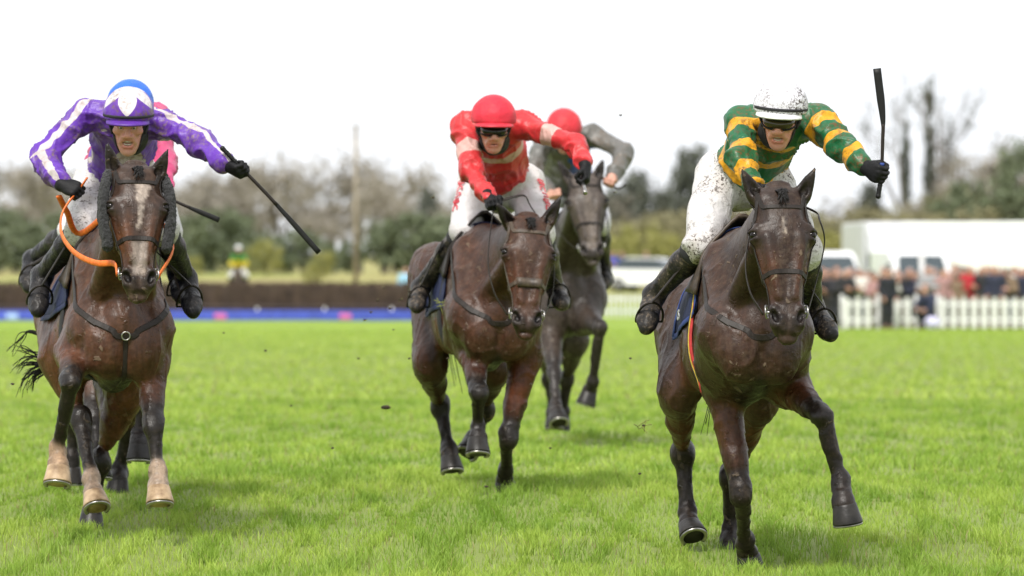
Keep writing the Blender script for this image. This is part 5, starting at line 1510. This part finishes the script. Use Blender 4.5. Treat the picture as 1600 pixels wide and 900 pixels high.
H2 = horse(dict(label="bay racehorse with a white blaze, sheepskin cheekpieces and white socks at the left", withers=P(174, 358, 27.6), pitch=rad(4), yaw=rad(11), coat=coat_material("bay_coat", .45), size=1.0,
  body=(.098, .045, .0255), dark=(.018, .0148, .0135), warm=(.125, .048, .020), neck=(.088, .041, .024), face=(.058, .033, .023), thigh=(.115, .046, .021), arm=(.115, .043, .019), white=(.50, .44, .40),
  poll=P(212, 264, 26.75), muzzle=P(216, 464, 26.5), hroll=.0,
  ears=[(P(181, 275, 26.75), P(167, 223, 26.72)), (P(243, 280, 26.75), P(262, 234, 26.72))],
  front=[dict(el=P(116, 552, 27.3), kn=P(111, 596, 26.92), fe=P(90, 704, 27.06), co=P(91, 730, 27.0), hoof=P(86, 784, 26.94), sock=(.42, .30, .20), pale=1),
         dict(el=P(236, 558, 27.3), kn=P(240, 664, 27.05), fe=P(246, 735, 26.98), co=P(248, 762, 26.93), hoof=P(250, 806, 26.88), sock=(.46, .36, .28), pale=1)],
  hind=[dict(st=P(92, 560, 28.0), ho=P(126, 655, 27.85), fe=P(142, 748, 27.6), co=P(147, 772, 27.54), hoof=P(154, 812, 27.46), sock=(.40, .31, .24), pale=1),
        dict(st=P(196, 610, 28.0), ho=P(156, 722, 28.05), fe=P(146, 785, 28.1), co=P(143, 802, 28.06), hoof=P(141, 830, 28.05))],
  blaze=[(.15, .34, .02, .01, .044, .022, .75), (.32, .53, .010, .0, .014, .018, .8), (.60, .88, .0, .0, .044, .036, .65)], lip=(.20, .15, .12),
  tailn=75, tailpts=[P(128, 470, 28.7), P(112, 520, 28.95), P(92, 562, 29.0), P(60, 578, 29.05), P(40, 600, 29.05), P(40, 634, 29.05)],
  wisps=[[P(95, 575, 29), P(66, 560, 29), P(42, 558, 29), P(20, 574, 29)], [P(90, 560, 29), P(62, 556, 29), P(40, 548, 29), P(25, 538, 29)], [P(80, 530, 29), P(48, 519, 29), P(32, 526, 29), P(16, 548, 29)], [P(95, 578, 29), P(60, 568, 29), P(44, 570, 29), P(26, 572, 29)]]))
H3 = horse(dict(label="bay racehorse with a plain brown face galloping in the centre", withers=P(757, 352, 31.2), pitch=rad(2), yaw=rad(9), coat=coat_material("brown_bay_coat", .4), size=1.0, h=.0115,
  body=(.080, .037, .0225), dark=(.018, .015, .014), warm=(.11, .041, .019), neck=(.080, .038, .024), face=(.070, .034, .021), thigh=(.052, .021, .0115), arm=(.105, .034, .016),
  poll=P(826, 343, 30.4), muzzle=P(821, 523, 30.15),
  ears=[(P(799, 352, 30.4), P(775, 316, 30.3)), (P(853, 352, 30.4), P(877, 306, 30.38))],
  front=[dict(el=P(737, 545, 30.95), kn=P(747, 612, 30.6), fe=P(746, 666, 30.7), co=P(746, 686, 30.66), hoof=P(746, 720, 30.62)),
         dict(el=P(822, 552, 30.95), kn=P(794, 682, 30.85), fe=P(790, 735, 31.05), co=P(789, 752, 31.1), hoof=P(789, 774, 31.12))],
  hind=[dict(st=P(672, 566, 31.8), ho=P(688, 634, 32.2), fe=P(701, 700, 32.1), co=P(703, 714, 32.06), hoof=P(706, 738, 32.03)),
        dict(st=P(770, 572, 31.8), ho=P(759, 638, 32.2), fe=P(742, 684, 32.3), co=P(737, 692, 32.26), hoof=P(730, 706, 32.22))],
  tail=(.25, .4, -.85), tailn=55))
H4 = horse(dict(label="grey-brown mud-splashed racehorse behind the red rider", withers=P(884, 345, 40.4), yaw=rad(3), coat=coat_material("mud_grey_coat", .75, (.13, .105, .085)), size=1.05, h=.014,
  body=(.060, .048, .042), dark=(.030, .026, .025), warm=(.066, .050, .042), neck=(.058, .046, .040), face=(.100, .085, .078), white=(.2, .17, .15),
  poll=P(912, 277, 39.4), muzzle=P(926, 410, 39.15),
  ears=[(P(892, 284, 39.4), P(870, 250, 39.4)), (P(932, 280, 39.4), P(943, 248, 39.4))],
  front=[dict(el=P(860, 522, 39.95), kn=P(866, 585, 39.65), fe=P(868, 634, 39.5), co=P(870, 646, 39.42), hoof=P(875, 670, 39.34)),
         dict(el=P(916, 500, 39.9), kn=P(937, 511, 39.45), fe=P(926, 597, 39.6), co=P(921, 612, 39.66), hoof=P(912, 640, 39.66))],
  hind=[dict(st=P(850, 530, 40.9), ho=P(858, 590, 41.3), fe=P(864, 640, 41.3), co=P(865, 650, 41.28), hoof=P(866, 668, 41.26)),
        dict(st=P(898, 530, 40.9), ho=P(886, 592, 41.3), fe=P(880, 640, 41.4), co=P(878, 650, 41.4), hoof=P(876, 668, 41.4))],
  blaze=[(.10, .9, .0, .0, .03, .03, .45)], tail=(.0, .5, -.85), tailn=45))
H5 = horse(dict(label="brown racehorse almost hidden behind the left-hand bay", withers=P(180, 352, 30.05), yaw=rad(9), coat=coat_material("brown_coat", .45), h=.014,
  body=(.055, .029, .019), dark=(.018, .015, .014), warm=(.09, .037, .018),
  poll=P(206, 300, 29.3), muzzle=P(212, 480, 29.1),
  ears=[(P(180, 308, 29.3), P(172, 268, 29.3)), (P(232, 308, 29.3), P(240, 268, 29.3))],
  front=[dict(el=P(146, 566, 29.75), kn=P(148, 650, 29.5), fe=P(152, 705, 29.4), co=P(153, 722, 29.36), hoof=P(155, 752, 29.34)),
         dict(el=P(226, 566, 29.75), kn=P(226, 634, 29.4), fe=P(219, 682, 29.35), co=P(218, 694, 29.3), hoof=P(217, 726, 29.28))],
  hind=[dict(st=P(120, 570, 30.6), ho=P(118, 660, 31.0), fe=P(112, 715, 31.0), co=P(111, 730, 31.0), hoof=P(110, 755, 31.0)),
        dict(st=P(205, 600, 30.6), ho=P(200, 672, 31.0), fe=P(187, 735, 31.05), co=P(185, 748, 31.0), hoof=P(182, 772, 31.0))],
  tail=(.1, .4, -.85), tailn=40))

for R, kw in ((H1, dict(girth='red_web')), (H2, dict(flap='tan_leather', trim='navy', drop=True)), (H3, dict(flap='leather', trim='navy', cloth='navy', deep=.22)), (H4, dict(flap='leather', breast=False)), (H5, dict(flap='leather', breast=False))):
    R['bridle'] = bridle(R, 'tan_leather' if R is H3 else 'leather', R is H3); R['saddle'] = saddlery(R, **kw)

# sheepskin cheekpieces on the left-hand bay
def cheekpieces(R):
    for sg in (-1, 1):
        m = MB(); H = R['H']
        c = resample([H(.05, .108 * sg, -.02), H(.2, .128 * sg, .015), H(.42, .128 * sg, .01), H(.60, .110 * sg, .0)], 24)
        f = Field()
        for a, b in zip(c[:-1], c[1:]): f.add(s_cone(a, b, .037, .037, (R['hs'], .7)), 0)
        V, Q = polygonise(f, c.min(0) - .09, c.max(0) + .09, .006)
        V = V + (V - c[np.argmin(((V[:, None, :] - c[None]) ** 2).sum(2), 1)]) * (vnoise(V, 60) * .08 + vnoise(V, 150) * .17)[:, None]
        m.add(V, Q.tolist()).build("cheekpiece", M['sheepskin'], R['bridle'])
cheekpieces(H2)

# ------------------------------------------------------------------ the riders
GREEN, GOLD = (.006, .112, .040), (.70, .33, .014)
def pat_hoops(t, u, arm, ang):
    on_arm = t.math('GREATER_THAN', arm, .5)
    xa = t.math('LESS_THAN', t.math('FRACT', t.math('DIVIDE', t.math('ADD', u, .42), .160)), .40)
    xt = t.math('LESS_THAN', t.math('FRACT', t.math('DIVIDE', t.math('ADD', u, .30), .135)), .38)
    a = t.math('MULTIPLY', t.math('MULTIPLY', on_arm, xa), t.math('GREATER_THAN', u, .03))
    b = t.math('MULTIPLY', t.math('MULTIPLY', t.math('SUBTRACT', 1.0, on_arm), xt), t.math('GREATER_THAN', u, .09))
    return t.mix(t.math('MAXIMUM', a, b), GREEN, GOLD)
def pat_purple(t, u, arm, ang):
    P_, W_ = (.115, .032, .36), (.52, .46, .47)
    on = t.math('LESS_THAN', t.math('ABSOLUTE', ang), t.math('ADD', .02, t.math('MULTIPLY', t.noise(16, 1, .4), .58))); on2 = t.math('GREATER_THAN', t.math('ABSOLUTE', ang), 2.82)
    sl = t.math('MULTIPLY', t.math('MAXIMUM', on, on2), t.math('GREATER_THAN', arm, .5))
    body = t.math('MULTIPLY', t.math('LESS_THAN', arm, .5), t.math('GREATER_THAN', t.noise(7, 1, .4), .60))
    return t.mix(t.math('MAXIMUM', sl, body), P_, W_)
def pat_red(t, u, arm, ang):
    torso = t.math('LESS_THAN', arm, .5)
    h1 = t.math('MULTIPLY', torso, band(t, u, .20, .265)); h2 = t.math('MULTIPLY', t.math('GREATER_THAN', arm, .5), band(t, u, .165, .245))
    return t.mix(t.math('MAXIMUM', h1, h2), (.56, .028, .034), (.62, .38, .34))
def pat_grey(t, u, arm, ang):
    s = t.math('GREATER_THAN', t.math('ABSOLUTE', ang), 2.5); b = t.math('MULTIPLY', s, t.math('GREATER_THAN', arm, .5))
    b2 = t.math('MULTIPLY', t.math('LESS_THAN', arm, .5), t.math('GREATER_THAN', t.noise(5, 1, .4), .58))
    return t.mix(t.math('MAXIMUM', b, b2), (.13, .128, .12), (.03, .09, .46))
def pat_pink(t, u, arm, ang):
    return t.mix(band(t, u, .06, .12), (.52, .06, .17), (.7, .66, .68))
def pat_cap_purple(t, u, arm, ang):
    a = t.attr("up", True); th = t.math('ABSOLUTE', ang)
    star = t.math('GREATER_THAN', a, t.math('ADD', .030, t.math('MULTIPLY', t.math('ABSOLUTE', t.math('SUBTRACT', t.math('FRACT', t.math('DIVIDE', t.math('ADD', ang, 3.1416), 1.2566)), .5)), .14)))
    return t.mix(star, (.11, .028, .34), (.60, .56, .58))
def plain(c):
    return lambda t, u, arm, ang: t.mix(0.0, c, c)

J1 = jockey(dict(label="jockey in green and gold hoops with a mud-speckled white cap, whip raised", face=(-.14, -.84, -.54), crown=(.03, -.4, .9), mouth=.85, helm_tilt=-.16,
  silk=silk("green_gold_silk", pat_hoops, .72, (.13, .06, .02)), breeches=spotted("white_breeches", (.60, .585, .59), amt=.92, thr=.54, smear=.5), cap=spotted("white_cap", (.66, .65, .70), thr=.515, scale=85, smear=.05, massscale=7),
  peak=M['white'], hatband=True, goggles=M['lens_gold'], stripe_l=(0, -.3, 1), stripe_r=(-1, 0, .3),
  j=dict(head=P(1219, 181, 25.62), neck=P(1214, 203, 25.80), sh_r=P(1158, 188, 25.9), sh_l=P(1276, 190, 25.88), el_r=P(1158, 245, 25.68), wr_r=P(1180, 294, 25.45),
    el_l=P(1316, 228, 25.64), wr_l=P(1354, 262, 25.45), hip_r=P(1126, 274, 26.3), hip_l=P(1196, 276, 26.3), kn_r=P(1094, 383, 26.02), kn_l=P(1258, 395, 26.02),
    an_r=P(1025, 458, 26.36), an_l=P(1270, 478, 26.38), toe_r=P(1011, 508, 26.24), toe_l=P(1296, 520, 26.22), hd_l=np.array([.4, -.6, -.25])),
  rod_l=(.03, 0, 1), palm_l=-1, rod_r=(1, 0, 0), palm_r=1))
g = J1['grip_l']; o_ = P(1374, 268, 25.3)
whip("whip", [g + P(1369, 303, 25.3) - o_, g, g + P(1376, 215, 25.3) - o_, g + P(1376, 180, 25.3) - o_, g + P(1367, 103, 25.3) - o_], "black padded whip held upright by the jockey in green and gold", .30, flapw=.036, rad=.0085)

J2 = jockey(dict(label="jockey in purple and white silks with bared teeth and arms spread wide", face=(.0, -.88, -.42), crown=(.02, -.35, .92), mouth=1.15, helm_tilt=-.02,
  silk=silk("purple_white_silk", pat_purple, .62, (.24, .17, .13)), breeches=spotted("white_breeches_muddy", (.58, .565, .58), amt=.8, thr=.57, smear=.55), cap=silk("purple_cap", pat_cap_purple, .7),
  peak=simple("purple_peak", (.085, .02, .26), .5), hatband=True, boot=M['boot_clean'], stripe_r=(-.3, -.8, .45), stripe_l=(.1, -.55, .8),
  j=dict(head=P(201, 192, 27.3), neck=P(205, 214, 27.46), sh_r=P(135, 178, 27.55), sh_l=P(256, 194, 27.5), el_r=P(70, 248, 27.45), wr_r=P(96, 288, 27.24),
    el_l=P(316, 222, 27.32), wr_l=P(356, 258, 27.15), hip_r=P(152, 285, 27.98), hip_l=P(220, 285, 27.98), kn_r=P(126, 360, 27.66), kn_l=P(256, 358, 27.66),
    an_r=P(68, 428, 27.98), an_l=P(290, 432, 28.02), toe_r=P(60, 482, 27.84), toe_l=P(301, 484, 27.86), hd_r=np.array([.85, -.45, -.25]), hd_l=np.array([.55, -.6, -.35])),
  rod_l=(.75, 0, -.85), palm_l=1, rod_r=(.0, .6, .8), palm_r=-1))
g = J2['grip_l']; o_ = P(370, 274, 27.1)
whip("whip", [g + P(340, 243, 27.1) - o_, g, g + P(420, 326, 27.1) - o_, g + P(491, 406, 27.1) - o_], "long black whip slanting down from the purple jockey's gloved hand", .34, flapw=.027, rad=.009)

J3 = jockey(dict(label="jockey in red silks with a white hoop, red cap and dark goggles", face=(.05, -.88, -.42), crown=(.03, -.35, .92), mouth=.15, helm_tilt=-.1, h=.0085,
  silk=silk("red_silk", pat_red, .22, (.22, .10, .07)), breeches=spotted("white_red_breeches", (.60, .585, .59), (.16, .11, .08), .55, 60, .62, smear=.3), cap=silk("red_cap", plain((.62, .022, .045)), .15, rough=.6),
  peak=simple("red_peak", (.58, .025, .045), .5), goggles=M['lens'], stripe_l=(0, -.3, 1),
  j=dict(head=P(771, 198, 30.7), neck=P(773, 218, 30.88), sh_r=P(726, 196, 30.98), sh_l=P(818, 198, 30.95), el_r=P(736, 262, 30.76), wr_r=P(766, 312, 30.46),
    el_l=P(900, 226, 30.72), wr_l=P(914, 258, 30.52), hip_r=P(748, 287, 31.5), hip_l=P(818, 287, 31.5), kn_r=P(724, 362, 31.25), kn_l=P(846, 366, 31.25),
    an_r=P(660, 446, 31.58), an_l=P(868, 450, 31.62), toe_r=P(652, 478, 31.42), toe_l=P(878, 474, 31.46), hd_l=np.array([.1, -.35, -.95])),
  rod_l=(-.1, -.6, .3), palm_l=1, rod_r=(1, 0, .1), palm_r=1))
g = J3['grip_l']; o_ = P(914, 290, 30.4)
whip("whip", [g + P(912, 280, 30.5) - o_, g, g + P(919, 310, 30.3) - o_, g + P(925, 335, 30.2) - o_], "short stub of a pale whip pointing down from the red jockey's fist", .5, flap=False, rad=.013, shaft='metal')

J4 = jockey(dict(label="jockey in muddy grey silks with blue seams and a red cap", face=(.15, -.75, -.62), crown=(.05, -.55, .82), mouth=.1, h=.011,
  silk=silk("grey_blue_silk", pat_grey, .45), breeches=spotted("pale_breeches", (.66, .65, .70), amt=.6), cap=silk("far_red_cap", plain((.58, .025, .04)), .2, rough=.6), peak=simple("far_red_peak", (.5, .03, .04), .5), goggles=M['lens'], glove=simple("bare_hand_skin", (.52, .27, .20), .5),
  j=dict(head=P(881, 208, 39.6), neck=P(884, 223, 39.8), sh_r=P(848, 220, 39.95), sh_l=P(922, 212, 39.9), el_r=P(832, 274, 39.7), wr_r=P(860, 302, 39.4),
    el_l=P(976, 238, 39.75), wr_l=P(956, 278, 39.5), hip_r=P(862, 292, 40.6), hip_l=P(914, 292, 40.6), kn_r=P(846, 345, 40.3), kn_l=P(938, 350, 40.3),
    an_r=P(830, 402, 40.7), an_l=P(944, 412, 40.7), toe_r=P(828, 432, 40.55), toe_l=P(945, 444, 40.55)), rod_l=(1, 0, -.2), palm_l=1))
g = J4['grip_l']
whip("whip", [g + np.array([-.06, 0, .03]), g, g + np.array([.06, -.05, -.05]), g + np.array([.12, -.08, 0]), g + np.array([.12, -.08, .12])], "curled black whip in the bare hand of the far grey jockey", .35, flap=False)

J5 = jockey(dict(label="jockey in pink with a blue cap, mostly hidden behind the purple rider", face=(.05, -.88, -.42), crown=(.0, -.3, .93), mouth=.1, h=.0105,
  silk=silk("pink_silk", pat_pink, .2), breeches=spotted("white_breeches_far", (.68, .68, .70), amt=.5), cap=silk("blue_cap", plain((.02, .13, .62)), .1, rough=.55), peak=simple("blue_peak", (.02, .12, .55), .5), boot=M['boot_clean'],
  j=dict(head=P(204, 176, 29.7), neck=P(206, 198, 29.86), sh_r=P(172, 190, 29.95), sh_l=P(240, 184, 29.9), el_r=P(150, 254, 29.75), wr_r=P(164, 304, 29.5),
    el_l=P(258, 250, 29.7), wr_l=P(254, 300, 29.42), hip_r=P(162, 288, 30.5), hip_l=P(228, 288, 30.5), kn_r=P(112, 362, 30.2), kn_l=P(262, 366, 30.2),
    an_r=P(54, 404, 30.55), an_l=P(276, 424, 30.55), toe_r=P(46, 446, 30.4), toe_l=P(282, 462, 30.4)), rod_l=(.9, -.2, -.4), palm_l=1))
g = J5['grip_l']
whip("whip", [g + P(245, 302, 29.3) - P(262, 309, 29.3), g, g + P(300, 326, 29.3) - P(262, 309, 29.3), g + P(350, 347, 29.3) - P(262, 309, 29.3)], "black whip tip pointing out to the right behind the left-hand bay", .3, flapw=.028)

# reins and stirrups
def tackup(R, J, l_pts=None, r_pts=None, mat='leather', w=.018, orange=False):
    H = R['H']; Jj = J['J']
    for s_, sg in (('r', -1), ('l', 1)):
        bit = H(.83, .075 * sg, -.02); hand_ = J['grip_r'] if s_ == 'r' else R['n1'] + R['ns'] * .10 - R['nd'] * .22 + R['nu'] * .08
        pts = (r_pts if s_ == 'r' else l_pts)
        if pts is None:
            mid = (bit + hand_) / 2 + R['hs'] * .06 * sg - R['fw'] * .05
            pts = [bit, bit * .6 + mid * .4 + R['hs'] * .03 * sg, mid, J['grip_r']] if s_ == 'r' else [bit, mid, hand_, J['grip_r']]
        rein(R, 'rein', pts, w, mat, R['bridle'])
        st_top = R['T'](-.12, .24 * sg, -.08)
        stirrup(st_top, R, Jj['toe_' + s_], Jj['an_' + s_], R['saddle'])
b2 = H2['H'](.83, -.075, .0)
tackup(H1, J1, l_pts=[H1['H'](.83, .075, -.02), H1['H'](.55, .13, -.12), H1['H'](.30, .17, -.10), P(1281, 345, 25.1), P(1268, 328, 25.3), J1['grip_r']])
tackup(H2, J2, mat='orange', w=.030, r_pts=[b2, P(178, 412, 26.62), P(150, 411, 26.7), P(118, 396, 26.85), P(97, 368, 27.0), P(96, 338, 27.1), P(108, 315, 27.14), J2['grip_r'] + np.array([0, 0, -.01]), P(136, 278, 27.2)],
       l_pts=[H2['H'](.83, .075, -.02), H2['H'](.5, .15, -.14), H2['n1'] + H2['ns'] * .11 - H2['nd'] * .2, H2['n1'] + H2['nu'] * .16 - H2['nd'] * .35, P(126, 365, 27.5), P(104, 330, 27.35), P(92, 306, 27.25)])
tackup(H3, J3, l_pts=[H3['H'](.83, .075, -.02), H3['H'](.5, .13, -.14), H3['H'](.1, .12, -.12), P(829, 322, 30.5), P(820, 306, 30.45), P(802, 308, 30.42), J3['grip_r']])
tackup(H4, J4, w=.02); tackup(H5, J5)

# lettering on the winner's saddle cloth and the marks on the red rider's breeches
def letter(txt, name, at, xd, yd, size, mat, parent, thick=.002):
    cu = bpy.data.curves.new(name, 'FONT'); cu.body = txt; cu.size = size; cu.extrude = thick; cu.align_x = 'CENTER'
    tmp = bpy.data.objects.new(name, cu); COL.objects.link(tmp)
    dg = bpy.context.evaluated_depsgraph_get(); me = bpy.data.meshes.new_from_object(tmp.evaluated_get(dg))
    COL.objects.unlink(tmp); bpy.data.objects.remove(tmp)
    v = np.array([q.co[:] for q in me.vertices]); xd = unit(xd); yd = unit(yd); zd = np.cross(xd, yd)
    W_ = np.asarray(at) + v[:, :1] * xd + v[:, 1:2] * yd + v[:, 2:3] * zd
    return mesh(name, W_, [list(p.vertices) for p in me.polygons], mat, parent, smooth=False)
mk_mat = simple("red_print", (.60, .04, .06), .7); m = MB()
for s_ in ('r', 'l'):
    a_, b_ = J3['J']['hip_' + s_], J3['J']['kn_' + s_]; ax_ = unit(b_ - a_); out_ = unit(np.array([-1.0 if s_ == 'r' else 1.0, -1.1, .1])); out_ = unit(out_ - (out_ @ ax_) * ax_); wd = np.cross(ax_, out_)
    for k in range(5):
        c_ = a_ + ax_ * (.09 + .048 * k) + out_ * .12
        for q_ in ([(-.9, -.7), (.9, -.7), (.9, .1), (-.9, .1), (-.9, .8), (.9, .8)], [(-.9, .8), (-.6, -.8), (.6, -.8), (.9, .8)], [(.8, -.8), (-.8, -.6), (-.8, .6), (.8, .8)])[k % 3:k % 3 + 1]:
            pp = np.array([c_ + wd * x_ * .022 + ax_ * y_ * .018 for x_, y_ in q_]); pp, nn_ = J3['bf'].project(resample(pp, 18), 6, .011)
            m.ribbon(pp, nn_, .009, .002)
m.build('printed_mark', mk_mat, J3['breeches'])
p_, n_ = H1['f'].project(np.array([P(1061, 500, 26.3)]), 8, .026)
letter("CS", "lettering", p_[0], H1['fw'] * 1.0, H1['up'], .065, M['white'], H1['saddle'])

# ------------------------------------------------------------------ distant rider beyond the steeplechase fence
q0 = place(372, 213); B0 = np.array([q0[0], 213, q0[2]])
L_ = lambda x, y, z: B0 + np.array([x, y, z])
H6 = horse(dict(label="dark horse standing beyond the steeplechase fence under a far rider", withers=L_(0, .3, 1.55), yaw=0.05, coat=coat_material("far_coat", .2), h=.03, **BAY,
  poll=L_(.02, -.45, 1.78), muzzle=L_(.02, -.75, 1.25), ears=[(L_(-.06, -.42, 1.80), L_(-.08, -.42, 1.95)), (L_(.10, -.42, 1.80), L_(.12, -.42, 1.95))],
  front=[dict(el=L_(-.15, -.0, .9), kn=L_(-.15, -.05, .5), fe=L_(-.15, -.02, .18), co=L_(-.15, -.06, .10), hoof=L_(-.15, -.09, .0)), dict(el=L_(.15, -.0, .9), kn=L_(.15, -.05, .5), fe=L_(.15, -.02, .18), co=L_(.15, -.06, .10), hoof=L_(.15, -.09, .0))],
  hind=[dict(st=L_(-.15, 1.05, 1.0), ho=L_(-.15, 1.5, .6), fe=L_(-.15, 1.45, .18), co=L_(-.15, 1.41, .10), hoof=L_(-.15, 1.38, 0)), dict(st=L_(.15, 1.05, 1.0), ho=L_(.15, 1.5, .6), fe=L_(.15, 1.45, .18), co=L_(.15, 1.41, .10), hoof=L_(.15, 1.38, 0))], tailn=20))
bridle(H6); saddlery(H6, breast=False)
jockey(dict(label="small far rider in green and gold with a white cap beyond the fence", face=(0, -1, -.1), crown=(0, -.1, 1), h=.022, mouth=0, silk=silk("far_green_gold", lambda t, u, arm, ang: t.mix(t.math('GREATER_THAN', u, .17), (.05, .22, .04), (.62, .48, .03)), 0), breeches=spotted("far_breeches", (.7, .7, .7), amt=.1), cap=silk("far_white_cap", plain((.7, .7, .74)), 0), peak=M['white'],
  j=dict(head=L_(0, .30, 2.50), neck=L_(0, .36, 2.30), sh_r=L_(-.22, .38, 2.24), sh_l=L_(.22, .38, 2.24), el_r=L_(-.30, .30, 1.96), wr_r=L_(-.12, .08, 1.85), el_l=L_(.30, .30, 1.96), wr_l=L_(.12, .08, 1.85), hip_r=L_(-.11, .62, 1.72), hip_l=L_(.11, .62, 1.72),
    kn_r=L_(-.32, .22, 1.52), kn_l=L_(.32, .22, 1.52), an_r=L_(-.32, .50, 1.15), an_l=L_(.32, .50, 1.15), toe_r=L_(-.33, .34, 1.08), toe_l=L_(.33, .34, 1.08))))

# ------------------------------------------------------------------ clods of turf in the air, a dandelion in the grass
soil = simple("wet_soil", (.035, .025, .016), .9, scale=60, var=.4, bump=.5); straw = simple("torn_grass", (.22, .24, .06), .8, scale=40)
rc = random.Random(4)
def clod(px, py, Y, r):
    c = P(px, py, Y); v = MB().ball((0, 0, 0), r, 5); V = v.v[0]; V = V * (1 + .5 * vnoise(V + px, 1 / r * .8))[:, None] * np.array([1.4, 1, .8]) + c
    root = empty("turf_clod", c, "small dark clod of turf flying in the air behind the hooves", "turf clod", "clods of turf in the air")
    mesh("soil", V, v.f, soil, root)
    m = MB()
    for k in range(3):
        d = np.array([rc.gauss(0, 1), rc.gauss(0, 1), rc.gauss(0, 1)]); d = unit(d) * r * 2.6; m.tube([c, c + d * .6 + [0, 0, r * .4], c + d], [r * .14, r * .10, r * .03], 4)
    m.build("roots", straw, root)
for px, py, Y, r in ((603, 637, 31.5, .016), (677, 309, 31, .009), (415, 548, 30, .006), (455, 634, 30, .006), (970, 180, 31, .006), (960, 300, 30, .006), (830, 600, 30, .006), (560, 560, 32, .006), (590, 470, 31, .007), (610, 482, 31, .006), (625, 468, 31, .007), (580, 488, 32, .006), (1005, 665, 27, .006), (520, 700, 29, .006), (640, 455, 31, .008), (655, 500, 31, .005), (600, 450, 31.5, .006), (615, 515, 31, .005), (570, 500, 32, .007), (700, 560, 30.6, .006), (880, 560, 34, .007), (640, 560, 31, .006), (1005, 480, 30, .006), (985, 560, 29, .006), (1000, 740, 27, .006), (760, 760, 30.5, .007), (860, 700, 31, .006), (100, 640, 28, .006), (20, 600, 29, .007), (350, 520, 29, .005)):
    clod(px, py, Y, r)
def wisps(px, py, Y, n, sc, label):
    c = P(px, py, Y); root = empty("grass_wisp", c, label, "torn grass")
    m = MB()
    for k in range(n):
        a = np.array([rc.gauss(0, 1), rc.gauss(0, .6), rc.gauss(0, .6)]) * sc * .35; d = unit([rc.gauss(0, 1), rc.gauss(0, .5), rc.gauss(0, .8)]) * sc * rc.uniform(.3, .8)
        m.tube(resample([c + a - d, c + a + [0, 0, sc * .12], c + a + d], 6), .0022, 4)
    m.build("blades", straw, root)
wisps(714, 478, 30.95, 34, .09, "clump of torn grass caught on the centre horse's shoulder")
wisps(1006, 668, 27.2, 6, .05, "pale wisp of torn grass in the air left of the winner's legs")
p = place(965, 23.9); p[0] = (965 - 800) / F * 23.9; root = empty("dandelion", p, "yellow dandelion flower in the grass at the bottom edge", "flower")
MB().tube([p, p + [0, 0, .055]], .003, 6).build("stem", straw, root)
m = MB()
for k in range(40):
    a = rc.uniform(0, 6.28); e = rc.uniform(.1, 1); d = np.array([math.cos(a) * e, math.sin(a) * e, .9 - .6 * e]); c = p + [0, 0, .056]
    m.tube([c, c + unit(d) * .013], [.002, .0015], 4)
m.build("petals", simple("dandelion_yellow", (.75, .5, .01), .6), root)
